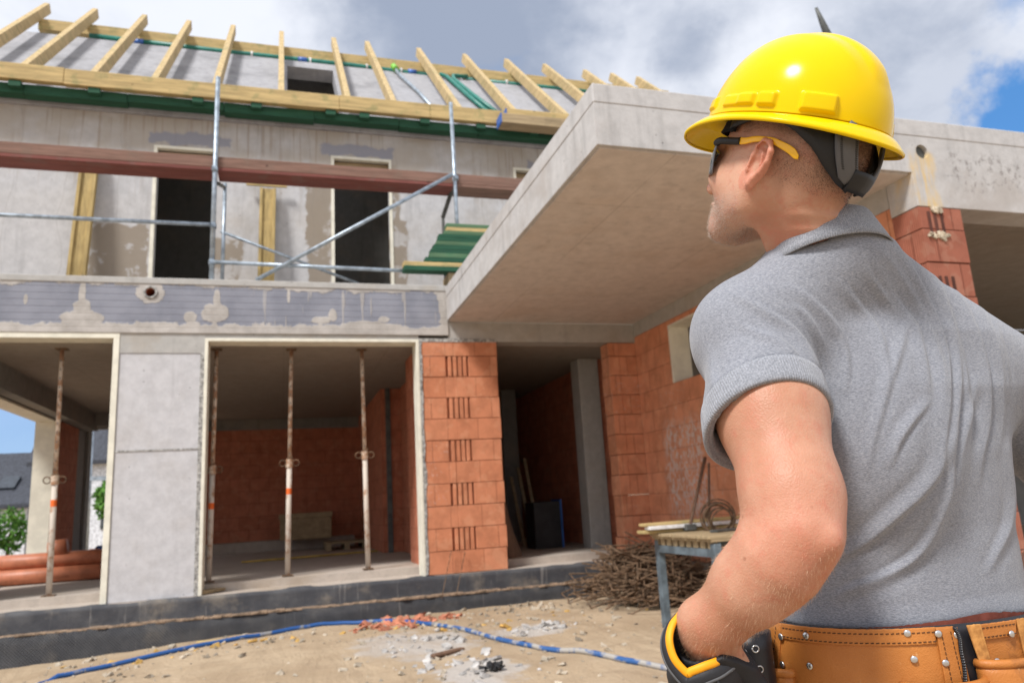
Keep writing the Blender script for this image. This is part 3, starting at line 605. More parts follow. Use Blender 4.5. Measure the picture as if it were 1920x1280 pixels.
# ------------------------------------------------ green boards stacked on the terrace
names = ['bottom', 'second', 'third', 'fourth', 'fifth', 'sixth', 'seventh', 'eighth', 'ninth', 'tenth']
a = onY(757, 478, 8.95)
tag(MB().box((1.43, 8.93, 4.165), (3.6, 9.07, 4.225), .004).build('green_board', MAT['timber'], None), 'widest pale board sticking out under the green board stack', 'board', 'boards in the green stack')
tag(MB().box((1.43, 8.90, 4.10), (3.6, 9.07, 4.162), .004).build('green_board', MAT['timber_green'], None), 'green board at the very bottom of the board stack', 'board', 'boards in the green stack')
zz = 4.23
for k in range(10):
    xl = 1.72+.034*k+random.uniform(-.02, .03); th = random.uniform(.05, .065); yy = 8.93+.012*k
    nm = 'timber' if k in (8,) else ('timber_pale_green' if k in (1, 4, 7, 9) else 'timber_green')
    if nm not in MAT: woodmat(nm, (.11, .20, .11), .6, 0, (.06, .17, .09))
    ob = MB().box((xl, yy, zz), (xl+2.3, yy+.14, zz+th-.004), .004).build('green_board', MAT[nm], None)
    tag(ob, '%s board from the bottom of the leaning green stack' % ['first', 'second', 'third', 'fourth', 'fifth', 'sixth', 'seventh', 'eighth', 'ninth', 'topmost'][k], 'board', 'boards in the green stack')
    zz += th
for x in (2.0, 3.2): tag(MB().box((x, 8.95, 3.872), (x+.1, 9.3, 4.098)).build('wood_bearer', MAT['timber_old'], None), 'short wood bearer under the green boards, %s' % ('left one' if x < 2.5 else 'right one behind the slab'), 'bearer')

# ============================================================ STEEL PROPS
def prop(x, xt, y, zb, zc, lab, orange=None):
    e = empty('steel_prop', (x, y, zb), lab, 'steel prop', 'steel props under the ceiling'); zt = 3.168
    X = lambda z: x+(xt-x)*(z-zb)/(zt-zb)
    MB().tube([(X(zb+.01), y, zb+.01), (X(zc), y, zc)], .03, 14).build('outer_tube', MAT['prop_paint'], e, smooth=True)
    MB().tube([(X(zc), y, zc), (xt, y, zt-.01)], .023, 14).build('inner_tube', MAT['prop_rust'], e, smooth=True)
    hm = MB()
    z = zc+.1
    while z < zt-.1: hm.box((X(z)-.006, y-.0245, z), (X(z)+.006, y-.02, z+.02)); z += .1
    hm.build('pin_hole', MAT['steel_dark'], e)
    MB().box((x-.06, y-.06, zb), (x+.06, y+.06, zb+.01)).build('base_plate', MAT['rusty'], e); MB().box((xt-.06, y-.06, zt-.01), (xt+.06, y+.06, zt-.001)).build('head_plate', MAT['rusty'], e)
    MB().tube([(X(zc), y, zc-.05), (X(zc), y, zc+.05)], .04, 14).build('collar', MAT['prop_rust'], e)
    mb = MB(); c = (X(zc), y, zc)
    for s in (-1, 1): mb.ring((c[0]+s*.075, y-.01, zc), (.1, 1, .25), .036, .0065, 16, 6)
    mb.tube([(c[0]-.03, y-.03, zc+.05), (c[0]+.04, y-.05, zc+.07)], .006, 6); mb.build('handle', MAT['rusty'], e, smooth=True)
    if orange: MB().tube([(X(orange), y, orange), (X(orange+.07), y, orange+.07)], .0312, 14, cap=False).build('spray_mark', MAT['spray_orange'], e, smooth=True)
prop(-2.345, -2.375, 9.3, .52, 1.72, 'steel prop in the left opening, in front of the orange pipes', 1.44)
prop(-.785, -.76, 9.3, .53, 1.76, 'leftmost steel prop of the wide opening, with orange spray mark', 1.32)
prop(.055, .088, 9.3, .53, 1.80, 'middle steel prop of the wide opening, with round handles at mid height', 1.44)
prop(.965, .93, 9.3, .53, 1.86, 'right steel prop of the wide opening, nearest the brick pier')
# wooden wedge at the sill, pipes, box, pallet, leaning planks
tag(MB().box((-.80, YF+.02, .445), (-.68, YF+.42, .475), .004, R=rotm(0, .05, -.55)).build('wood_offcut', MAT['timber_old'], None), 'small wood offcut lying at the foot of the pier', 'wood offcut')
for k, (y, z, xr) in enumerate([(11.45, .52+.1, -1.9), (11.66, .52+.1, -1.95), (11.55, .52+.28, -1.9), (11.76, .52+.28, -2.4), (11.88, .52+.1, -2.3)]):
    mb = MB().tube([(-4.1, y, z), (xr, y+.05, z)], .098, 24).tube([(xr-.12, y+.05, z), (xr, y+.05, z)], .106, 24)
    tag(mb.build('drain_pipe', MAT['pipe_orange'], None, smooth=True), ['front bottom', 'middle bottom', 'upper front', 'upper back', 'back bottom'][k]+' orange drain pipe of the pile in the left room', 'pipe', 'orange drain pipes piled in the left room')
e = empty('cardboard_box', (.2, 15.4, .52), 'brown cardboard box on the floor against the back brick wall', 'box'); MB().box((-.05, 15.2, .73), (.9, 15.8, 1.15), .01).build('carton', MAT['cardboard'], e); MB().box((-.07, 15.18, 1.12), (.92, 15.82, 1.22), .01).build('lid', MAT['cardboard'], e)
e = empty('pallet', (1.3, 14.9, .52), 'low wood pallet on the floor beside the cardboard box', 'pallet')
for k in range(5): MB().box((.75, 14.5+k*.2, .63), (1.5, 14.62+k*.2, .66)).build('deck_board', MAT['timber_old'], e)
for k in range(3): MB().box((.76+k*.33, 14.5, .52), (.85+k*.33, 15.42, .63)).build('runner', MAT['timber_old'], e)
tag(MB().tube([(-.6, 12.6, .54), (1.5, 12.9, .54)], .014, 8).build('yellow_cable', MAT['yellow_line'], None), 'thin yellow cable crossing the floor of the wide room', 'cable')
tag(MB().tube([(2.7, 9.9, .452), (4.35, 9.75, .452)], .012, 8).build('yellow_cable', MAT['yellow_line'], None), 'thin yellow cable across the doorway floor', 'cable')
for k in range(4):
    x = 2.72+k*.05
    tag(MB().beam((x+.03, 9.3+.05*k, .46), (x-.10-.04*k, 9.7+.05*k, 2.2-.25*k), .09, .022, (0, 1, 0)).build('leaning_plank', MAT['timber_brown'] if 'timber_brown' in MAT else MAT.setdefault('timber_brown', woodmat('timber_brown', (.20, .12, .08), .3, 2, (.08, .06, .04))), None), ['nearest the pier', 'second from the pier', 'third from the pier', 'shortest, farthest from the pier'][k]+' among brown planks leaning in the doorway', 'plank', 'planks leaning inside the doorway')
e = empty('material_crate', (3.85, 10.7, .52), 'dark crate with blue edge strip on the hall floor', 'crate'); MB().box((3.45, 10.5, .437), (3.86, 10.9, 1.18), .01).build('crate_body', MAT['black_plastic'], e); MB().box((3.862, 10.5, .437), (3.885, 10.9, 1.2)).build('edge_strip', MAT['blue_plastic'], e)
e = empty('bucket', (3.05, 11, .437), 'small red bucket standing inside the dark hall', 'bucket'); MB().tube([(3.1, 11.2, .44), (3.1, 11.2, .66)], [.09, .12], 16).build('bucket_body', simple('dull_red', (.16, .03, .025)), e, smooth=True); MB().ring((3.1, 11.2, .66), (0, 0, 1), .12, .008, 20, 6).build('rim', MAT['steel_dark'], e)
tag(MB().box((3.05, 11.5, .44), (3.2, 11.6, 1.0), .01).build('cement_bag', simple('pale_bag', (.3, .3, .29)), None), 'pale narrow sack standing behind the red bucket', 'sack')
for k, (x, zz) in enumerate([(3.55, 1.6), (3.68, 1.75), (3.80, 1.9)]):
    tag(MB().beam((x, 11.3, .44), (x+.1, 12.2, zz), .05, .03, (0, 1, 0)).build('leaning_lath', MAT['timber_old'], None), ['shortest', 'middle', 'tallest'][k]+' pale lath leaning behind the dark crate', 'lath', 'laths leaning in the hall')
# ============================================================ OUTSIDE THINGS ON THE GROUND
hp = [(-2.6, 6.9), (-2.0, 7.2), (-1.81, 7.62), (-.73, 8.13), (.17, 8.5), (.75, 8.5), (1.25, 8.15), (1.59, 7.33), (1.86, 6.17), (2.16, 5.53), (2.48, 4.88), (2.9, 4.3), (3.6, 3.9)]
def spline(pts, n=10):
    pts = [np.array(p, float) for p in pts]; pts = [2*pts[0]-pts[1]]+pts+[2*pts[-1]-pts[-2]]; out = []
    for i in range(1, len(pts)-2):
        for k in range(n):
            t = k/n; a, b, c, d = pts[i-1:i+3]
            out.append(.5*((2*b)+(c-a)*t+(2*a-5*b+4*c-d)*t*t+(3*b-a-3*c+d)*t**3))
    out.append(pts[-2]); return out
sp = spline(hp, 10); pts = [(p[0], p[1], gh(p[0], p[1])+.018+(-.03 if 12 < i < 20 else 0)) for i, p in enumerate(sp)]
hz = empty('water_hose', (0, 8, 0), 'long dirty blue flat hose snaking over the soil', 'hose')
MB().tube(pts[:66], .022, 12).build('hose_run', MAT['hose_blue_clean'], hz, smooth=True); MB().tube(pts[65:], .021, 12).build('hose_run', MAT['hose_blue'], hz, smooth=True)
def stonemesh(r):
    bm = []; n = []
    vs = [np.array(v, float) for v in [(1, 0, 0), (-1, 0, 0), (0, 1, 0), (0, -1, 0), (0, 0, 1), (0, 0, -1), (.6, .6, .5), (-.6, .6, -.5), (.6, -.6, .5), (-.6, -.6, .6)]]
    return vs
def rubble(name, spots, n, smin, smax, m, label, cat, flat=.5, z=0):
    mb = MB()
    for _ in range(n):
        cx, cy, rx, ry = spots[int(RNG.integers(len(spots)))]; x = cx+RNG.normal()*rx; y = min(cy+RNG.normal()*ry, YF-.26)
        s = smin+(smax-smin)*RNG.random()**3; R = rotm(RNG.random()*.6, RNG.random()*.6, RNG.random()*6.28)
        B = MB().box((-1, -1, -1), (1, 1, 1), .35); V = np.array(B.v)*(s*(.7+.6*RNG.random(3)))*np.array([1, 1, flat])*(1+.25*RNG.normal(size=(24, 1))); V = V @ R.T + np.array([x, y, gh(x, y)+s*flat*.4+z]); mb.add(V, B.f)
    o = mb.build(name, MAT[m], None); return tag(o, label, cat, kind='stuff')
simple('stone', (.42, .36, .28), .9, var=.25, vs=3); simple('brick_chips', (.50, .20, .12), .9, var=.2, vs=6); simple('mortar_chips', (.45, .43, .41), .95, var=.2, vs=6); simple('ochre_chips', (.55, .34, .10), .9, var=.2, vs=6)
rubble('gravel', [(-1, 8.1, .9, .25), (1.5, 8.0, 1.0, .35), (2.5, 7.2, .8, .6), (2.6, 8.3, .5, .2), (0, 7, 2, 1), (-2, 7.2, .6, .3), (1.5, 5.5, .8, .7)], 750, .006, .03, 'stone', 'small beige stones scattered over the soil', 'gravel')
rubble('brick_rubble', [(1.2, 8.25, .22, .1), (1.45, 8.2, .15, .1), (1.0, 8.1, .2, .1)], 110, .015, .07, 'brick_chips', 'heap of broken orange brick chips by the base', 'rubble', .35)
rubble('mortar_crumbs', [(1.1, 6.9, .25, .4), (1.3, 5.6, .2, .3), (2.25, 6.9, .15, .12)], 260, .006, .04, 'mortar_chips', 'pale grey mortar crumbs on the soil', 'rubble', .4)
rubble('wood_chips', [(-1.2, 8.0, .5, .12), (0, 8.1, .9, .15), (2.2, 7.6, .7, .4)], 50, .012, .04, 'ochre_chips', 'ochre chips scattered beside the blue hose', 'chips', .35)
b = onZ(925, 1262, .05); bx, by = b[0], b[1]
mb = MB()
for k in range(22):
    B = MB().box((-1, -1, -1), (1, 1, 1), .35); s = random.uniform(.009, .022); V = np.array(B.v)*s*np.array([1.5, 1, .6]) @ rotm(random.random(), random.random(), random.random()*6).T + np.array([bx+random.gauss(0, .05), by+random.gauss(0, .03), gh(bx, by)+.02+random.random()*.02]); mb.add(V, B.f)
tag(mb.build('tar_clump', MAT['black_plastic'], None), 'black clump of tar lying on the sandy soil', 'clump')
b = onZ(395, 1203, .04); tag(MB().box((b[0]-.13, b[1]-.03, .03), (b[0]+.13, b[1]+.02, .06), .006, R=rotm(0, 0, -.1)).build('wood_offcut', MAT['timber'], None), 'pale yellow wood offcut beside the blue hose', 'wood offcut')
b = onZ(840, 1228, .04); tag(MB().box((b[0]-.16, b[1]-.03, gh(b[0], b[1])+.005), (b[0]+.16, b[1]+.03, gh(b[0], b[1])+.03), .006, R=rotm(0, 0, .5)).build('wood_offcut', MAT['timber_brown'], None), 'dark brown stick half buried in grey mortar dust', 'wood offcut')
# stirrup wire leaning on the base
a, b, c, d = [onY(*q, YF-.05) for q in [(823, 1118), (846, 1032), (872, 1034), (850, 1112)]]
a[1] -= .16; d[1] -= .16; tag(MB().tube([a, b, c, d], .004, 6).build('wire_stirrup', MAT['rusty'], None), 'rusty bent wire stirrup leaning on the black base under the brick pier', 'wire')
# rebar heap
mb = MB()
for k in range(560):
    cx = max(3.2, RNG.normal(3.85, .30)); cy = RNG.normal(7.6, .30); h = max(.02, .58*math.exp(-((cx-3.75)**2/.35+(cy-7.7)**2/.35)))*RNG.random()**.5; z = gh(min(cx, 6), min(cy, 9))+.01+h
    an = RNG.normal(.0, .75); L = .25+.5*RNG.random(); tl = RNG.normal(0, .22); dd = np.array([math.cos(an), math.sin(an), tl])*L/2; p0 = np.array([cx, cy, z])
    if k % 5 == 0: u = np.array([-dd[1], dd[0], .15])*.45; pts_ = [p0-dd, p0+dd, p0+dd+u, p0-dd+u, p0-dd]
    elif k % 3 == 0: pts_ = [p0-dd, p0+dd, p0+dd+np.array([0.04, .06, .16*RNG.random()])]
    else: pts_ = [p0-dd, p0+dd*.2+np.array([0, 0, .02]), p0+dd]
    pts_ = [np.array([q[0], q[1], max(q[2], .03)]) for q in pts_]
    mb.tube(pts_, .006+.004*RNG.random(), 5)
tag(mb.build('rebar_heap', MAT['rusty'], None), 'tangled heap of rusty rebar offcuts beside the work table', 'rebar', kind='stuff')
# ------------------------------------------------ work table beside the rebar
simple('table_paint', (.12, .155, .18), .6, .4, var=.2, bump=.2)
tb = empty('work_table', (3.6, 6.0, .05), 'grey steel work table with worn wooden top by the brick wall', 'table')
tx0, tx1, ty0, ty1 = 3.13, 4.36, 5.2, 6.18; zt = .86
for (x, y) in ((tx0+.03, ty1-.03), (tx0+.03, ty0+.03), (tx1-.03, ty1-.03), (tx1-.03, ty0+.03)): MB().box((x-.032, y-.032, .03), (x+.032, y+.032, zt-.05), .004).build('leg', MAT['table_paint'], tb)
MB().box((tx0+.05, ty0+.01, zt-.15), (tx1-.05, ty0+.05, zt-.09)).box((tx0+.05, ty1-.05, zt-.15), (tx1-.05, ty1-.01, zt-.09)).box((tx0, ty0+.06, zt-.151), (tx0+.05, ty1-.06, zt-.091)).box((tx1-.05, ty0+.06, zt-.151), (tx1, ty1-.06, zt-.091)).build('apron', MAT['table_paint'], tb)
mb = MB()
for k in range(9): y = ty0+.03+k*.11; mb.box((tx0+.004, y, zt-.088), (tx0+.05, y+.07, zt-.035))
mb.box((tx0-.02, ty0, zt-.035), (tx1+.02, ty1, zt-.015)); mb.build('top_frame', MAT['timber_old'], tb)
for k in range(5): y = ty0+k*.2; MB().box((tx0-.04, y, zt-.0145), (tx1+.02, y+.185, zt+.01), .003).build('top_board', MAT['timber_old'], tb)
tag(MB().box((2.97, 6.02, zt+.012), (4.3, 6.16, zt+.04), .004, R=rotm(0, 0, -.04)).build('loose_board', MAT['timber'], None), 'lower yellow board at the far edge of the work table', 'board', 'boards on the work table')
tag(MB().box((3.0, 6.0, zt+.045), (4.0, 6.10, zt+.075), .004, R=rotm(0, 0, .03)).build('loose_board', MAT['white_clip'], None), 'whitish board between the yellow boards on the table', 'board', 'boards on the work table')
tag(MB().box((2.98, 6.03, zt+.08), (4.35, 6.17, zt+.105), .004, R=rotm(0, -.01, .02)).build('loose_board', MAT['timber'], None), 'topmost yellow board on the work table', 'board', 'boards on the work table')
e = empty('sledge_hammer', (3.52, 5.9, zt), 'hammer with long brown handle resting upright against the wall', 'hammer')
a = onY(1294, 985, 6.0); b = onY(1322, 858, 6.35); MB().tube([a, b], [.014, .017], 8).build('handle', MAT['timber_brown'], e, smooth=True); MB().box((a[0]-.06, a[1]-.03, a[2]-.04), (a[0]+.05, a[1]+.03, a[2]+.015), .008).build('hammer_head', MAT['steel_dark'], e)
tag(MB().tube([onY(1330, 975, 6.2), onY(1329, 868, 6.5)], .012, 8).build('thin_rod', MAT['timber_brown'], None), 'thin brown rod leaning on the wall right of the hammer handle', 'rod')
tag(MB().box((3.35, 5.62, zt+.011), (3.9, 5.7, zt+.03), .004, R=rotm(0, 0, .3)).build('dark_strip', MAT['steel_dark'], None), 'dark flat steel strip lying on the work table', 'strip')
c = onY(1338, 955, 5.9); c = np.array([c[0]+.02, 5.85, zt+.11]); mb = MB()
for k in range(9): mb.ring(c+RNG.normal(size=3)*.012, (RNG.normal()*.3+.2, 1, RNG.normal()*.3), .09+.015*k*.5, .007, 22, 5)
tag(mb.build('wire_coil', MAT['rusty'], None, smooth=True), 'tangled rusty wire coil standing on the work table', 'wire coil')
# ------------------------------------------------ neighbours seen through the left room
simple('render_white', (.72, .74, .78), .8, bump=.05); simple('tile_dark', (.055, .06, .075), .6, var=.2); simple('window_dark', (.05, .06, .075), .25, .5)
def nhouse(x0, x1, y0, y1, z1, roof_h, lab, win, over=.4, ridge='x'):
    e = empty('neighbour_house', ((x0+x1)/2, y0, 0), lab, 'house')
    MB().box((x0, y0, -.1), (x1, y1, z1)).build('wall', MAT['render_white'], e)
    ym = (y0+y1)/2; V = [(x0-over, y0-over, z1), (x1+over, y0-over, z1), (x1+over, ym, z1+roof_h), (x0-over, ym, z1+roof_h), (x0-over, y1+over, z1), (x1+over, y1+over, z1)]
    V += [(a, b, c-.22) for a, b, c in V]; F = [(0, 1, 2, 3), (3, 2, 5, 4), (6, 9, 8, 7), (9, 10, 11, 8), (0, 6, 7, 1), (4, 5, 11, 10), (0, 3, 9, 6), (3, 4, 10, 9), (1, 7, 8, 2), (2, 8, 11, 5)]
    MB().add(V, F).build('roof', MAT['tile_dark'], e)
    for (a, b, c, d) in win:
        wf = MB().box((a, y0-.06, c), (b, y0+.02, d)).build('window', MAT['steel_dark'], e); MB().box((a+.08, y0-.075, c+.08), (b-.08, y0-.061, d-.08)).build('pane', MAT['window_dark'], wf)
    return e
e = nhouse(-27, -12.6, 45, 54, 2.5, 3.0, 'white house with dark tiled roof far behind the left opening', [(-15.2, -14.1, .3, 1.5), (-18, -16.6, .3, 1.6)])
V = [(-14.3, 45.9, 3.35), (-13.5, 45.9, 3.35), (-13.5, 46.9, 4.0), (-14.3, 46.9, 4.0)]; V = [(a, b-.1, c+.05) for a, b, c in V]+[(a, b, c-.1) for a, b, c in V]
MB().add(V, [(0, 1, 2, 3), (4, 7, 6, 5), (0, 4, 5, 1), (1, 5, 6, 2), (2, 6, 7, 3), (3, 7, 4, 0)]).build('roof_window', MAT['window_dark'], e)
nhouse(-12.3, -3, 45.2, 53, 4.6, 4.2, 'tall white house with grey roof behind the back opening', [(-10.6, -9.9, 2.0, 3.9), (-9.2, -8.3, 1.0, 3.0)])
# ladder-like scaffold tubes outside the back opening
e = empty('yard_scaffold', (-5, 22, 0), 'thin steel scaffold frame standing outside the back opening', 'scaffold')
for q1, q2 in (((157, 812), (140, 1015)), ((172, 812), (162, 1015))):
    a = onY(*q1, 24); b = onY(*q2, 24); b = b+(b-a)*.15; a = a-(b-a)*.1; MB().tube([a, b], .09 if q1[0] < 160 else .06, 8).build('standard', MAT['galvanised'], e, smooth=True)
a = onY(150, 898, 24); b = onY(198, 896, 24); MB().box((a[0], 23.95, a[2]-.06), (b[0]+.5, 24.05, b[2]+.06)).build('deck', MAT['galvanised'], e)
# bushes, tree, fence beyond
t = NT('leaf', .7, .2); ri_ = t.noise(3, 3, .6); t.color(t.mix(t.ramp(ri_, .35, .65), (.05, .15, .025), (.13, .28, .05))); MAT['leaf'] = t.m
def bush(c, r, n, name, lab, cat, trunk=None):
    e = empty(name, (c[0], c[1], 0), lab, cat); c = np.array(c); d = RNG.normal(size=(n, 3)); d /= np.linalg.norm(d, axis=1)[:, None]; V = []; F = []
    for i in range(n):
        lump = .75+.35*mn.noise(Vector(d[i]*2.2)+Vector(c)); p = c+d[i]*np.array(r)*lump*(.6+.4*RNG.random()**.5); u = RNG.normal(size=3); u /= np.linalg.norm(u); v_ = np.cross(u, RNG.normal(size=3)); v_ /= np.linalg.norm(v_); s = .09+.06*RNG.random(); k = len(V); V += [p-u*s, p+v_*s*.5, p+u*s, p-v_*s*.5]; F.append((k, k+1, k+2, k+3))
    mesh_obj('crown', V, F, MAT['leaf'], e); MB().tube([(c[0], c[1], 0), (c[0]+.05, c[1], c[2])], [.08, .03], 8).build('trunk', MAT['timber_brown'], e, smooth=True)
bush((-13.6, 40, .9), (1.2, .8, .9), 900, 'garden_bush', 'green bush in front of the dark roofed house', 'bush')
bush((-12.0, 40.5, 1.2), (.9, .7, 1.2), 800, 'garden_bush', 'second green bush beside the pale opening frame', 'bush')
bush((-7.0, 36, 2.3), (.8, .8, 1.0), 1000, 'small_tree', 'small green tree in front of the tall white house', 'tree')
e = empty('garden_fence', (-12.9, 39, 0), 'brown slatted garden fence panel beside the bush', 'fence')
for k in range(9): MB().box((-13.2+k*.12, 38.98, 0), (-13.1+k*.12, 39.02, 1.9)).build('slat', MAT['timber_old'], e)
tag(MB().box((-3.0, 14.4, .52), (-2.5, 14.8, .88), .03).build('blue_bag', MAT['blue_plastic'], None), 'blue bundle on the floor beyond the orange pipes', 'bundle')
tag(MB().tube([(-2.95, 11.6, .93), (-2.75, 11.6, .95)], .12, 20).build('pipe_collar', MAT['pipe_orange'], None, smooth=True), 'short orange pipe collar on top of the pipe pile', 'pipe')
# ============================================================ IMPLICIT MODELLING TOOLS
def smin(a, b, k):
    h = np.clip(.5+.5*(b-a)/k, 0, 1); return b*(1-h)+a*h-k*h*(1-h)
def smax(a, b, k): return -smin(-a, -b, k)
def ell(p, c, r, R=None):
    q = p-np.array(c)
    if R is not None: q = q @ np.array(R)
    r = np.array(r); k0 = np.linalg.norm(q/r, axis=1); k1 = np.linalg.norm(q/(r*r), axis=1)+1e-9; return k0*(k0-1)/k1
def rcone(p, a, b, r1, r2):
    a = np.array(a, float); b = np.array(b, float); ba = b-a; h = np.clip((p-a) @ ba/(ba @ ba), 0, 1)
    return np.linalg.norm(p-a-h[:, None]*ba, axis=1)-(r1+(r2-r1)*h)
def chain(p, pts, rs, k=.01):
    d = None
    for i in range(len(pts)-1):
        e = rcone(p, pts[i], pts[i+1], rs[i], rs[i+1]); d = e if d is None else smin(d, e, k)
    return d
def axis(lo, hi, h, f0=None, f1=None, hf=None):
    """grid coordinates from lo to hi, finer between f0 and f1"""
    if f0 is None: c = np.arange(lo, hi, h)
    else: c = np.concatenate([np.arange(lo, f0, h), np.arange(f0, f1, hf), np.arange(f1, hi, h)])
    n = -len(c) % 8; return np.concatenate([c, c[-1]+h*(1+np.arange(n))])
def polymesh(sdf, ax):
    """narrow-band evaluation + surface nets on a (stretched) grid"""
    B = 8; n = np.array([len(a) for a in ax]); nb = n//B
    cs = [a.reshape(-1, B).mean(1) for a in ax]; ex = [np.ptp(a.reshape(-1, B), axis=1)/2+np.gradient(a).reshape(-1, B).max(1) for a in ax]
    C = np.stack(np.meshgrid(*cs, indexing='ij'), -1).reshape(-1, 3); E_ = np.stack(np.meshgrid(*ex, indexing='ij'), -1).reshape(-1, 3); dc = sdf(C)
    act = np.abs(dc) < np.linalg.norm(E_, axis=1)*1.15+.004; vol = np.empty(n, np.float32)
    vol.reshape(nb[0], B, nb[1], B, nb[2], B)[:] = dc.reshape(nb)[:, None, :, None, :, None]
    off = np.stack(np.meshgrid(*[np.arange(B)]*3, indexing='ij'), -1).reshape(-1, 3)
    I = np.stack(np.unravel_index(np.nonzero(act)[0], nb), -1)*B
    for s in range(0, len(I), 400):
        G = (I[s:s+400, None, :]+off[None]).reshape(-1, 3); vol[G[:, 0], G[:, 1], G[:, 2]] = sdf(np.stack([ax[k][G[:, k]] for k in range(3)], 1))
    vol[[0, -1]] = 1; vol[:, [0, -1]] = 1; vol[:, :, [0, -1]] = 1
    S = vol < 0; c = S[:-1, :-1, :-1]; mn_ = c.copy(); mx_ = c.copy(); cor = [(i, j, k) for i in (0, 1) for j in (0, 1) for k in (0, 1)]
    for (i, j, k) in cor:
        q = S[i:S.shape[0]-1+i, j:S.shape[1]-1+j, k:S.shape[2]-1+k]; mn_ &= q; mx_ |= q
    A = np.argwhere(mx_ & ~mn_); idx = -np.ones(c.shape, np.int32); idx[A[:, 0], A[:, 1], A[:, 2]] = np.arange(len(A))
    val = {t: vol[A[:, 0]+t[0], A[:, 1]+t[1], A[:, 2]+t[2]] for t in cor}; acc = np.zeros((len(A), 3)); cnt = np.zeros(len(A))
    for t in cor:
        for x_ in range(3):
            if t[x_]: continue
            u = list(t); u[x_] = 1; u = tuple(u); a, b = val[t], val[u]; m = (a < 0) != (b < 0); f = np.where(m, a/(a-b+1e-12), 0)
            q = np.array(t, float)[None].repeat(len(A), 0); q[:, x_] += f; acc += q*m[:, None]; cnt += m
    G = A+acc/cnt[:, None]; V = np.stack([np.interp(G[:, k], np.arange(n[k]), ax[k]) for k in range(3)], 1); F = []
    for x_ in range(3):
        o = [k for k in range(3) if k != x_]; sl = [slice(None)]*3; s2 = [slice(None)]*3; sl[x_] = slice(0, -1); s2[x_] = slice(1, None)
        ch = np.argwhere(S[tuple(sl)] != S[tuple(s2)]); st = S[ch[:, 0], ch[:, 1], ch[:, 2]]; q = []
        for (u, w_) in ((-1, -1), (0, -1), (0, 0), (-1, 0)):
            g_ = ch.copy(); g_[:, o[0]] += u; g_[:, o[1]] += w_; g_ = np.minimum(g_, np.array(idx.shape)-1); q.append(idx[g_[:, 0], g_[:, 1], g_[:, 2]])
        q = np.stack(q, 1); fl = st if x_ != 1 else ~st; q = np.where(fl[:, None], q, q[:, ::-1]); F.append(q)
    F = np.concatenate(F); F = F[(F >= 0).all(1)]
    return V, F
def gate(fn, p, c, r):
    d = np.full(len(p), 9.0); m = ((p-np.array(c))**2).sum(1) < r*r
    if m.any(): d[m] = fn(p[m])
    return d
def vnormals(V, F):
    a = V[F[:, 2]]-V[F[:, 0]]; b = V[F[:, 3]]-V[F[:, 1]]; fn = np.cross(a, b); N = np.zeros_like(V)
    for k in range(4): np.add.at(N, F[:, k], fn)
    return N/(np.linalg.norm(N, axis=1)[:, None]+1e-12)
def smooth(V, F, it=2, w_=.5):
    for _ in range(it):
        S_ = np.zeros_like(V); c = np.zeros(len(V))
        for k in range(4):
            np.add.at(S_, F[:, k], V[F[:, (k+1) % 4]]+V[F[:, (k-1) % 4]]); np.add.at(c, F[:, k], 2)
        V = V*(1-w_)+w_*S_/np.maximum(c, 1)[:, None]
    return V
def fastmesh(name, V, F, m, parent, attrs=None, sm=True):
    me = bpy.data.meshes.new(name); me.vertices.add(len(V)); me.loops.add(F.size); me.polygons.add(len(F))
    me.loops.foreach_set('vertex_index', F.ravel().astype(np.int32)); me.polygons.foreach_set('loop_start', np.arange(0, F.size, F.shape[1], dtype=np.int32))
    W_ = V.copy(); q = parent
    if parent is not None:
        pm = parent.matrix_basis.copy(); q = parent.parent
        while q: pm = q.matrix_basis @ pm; q = q.parent
        W_ = W_-np.array(pm.translation)
    me.vertices.foreach_set('co', W_.astype(np.float32).ravel()); me.polygons.foreach_set('use_smooth', np.full(len(F), sm)); me.update(); me.validate()
    for k, v in (attrs or {}).items():
        a = me.attributes.new(k, 'FLOAT', 'POINT'); a.data.foreach_set('value', v.astype(np.float32))
    if m: me.materials.append(m)
    o = bpy.data.objects.new(name, me); COL.objects.link(o); o.parent = parent; return o
def proj(V):
    q = V-CAMLOC; z = q @ FW; return 960+FPX*(q @ RI)/z, 640+FPX*(q @ DN)/z

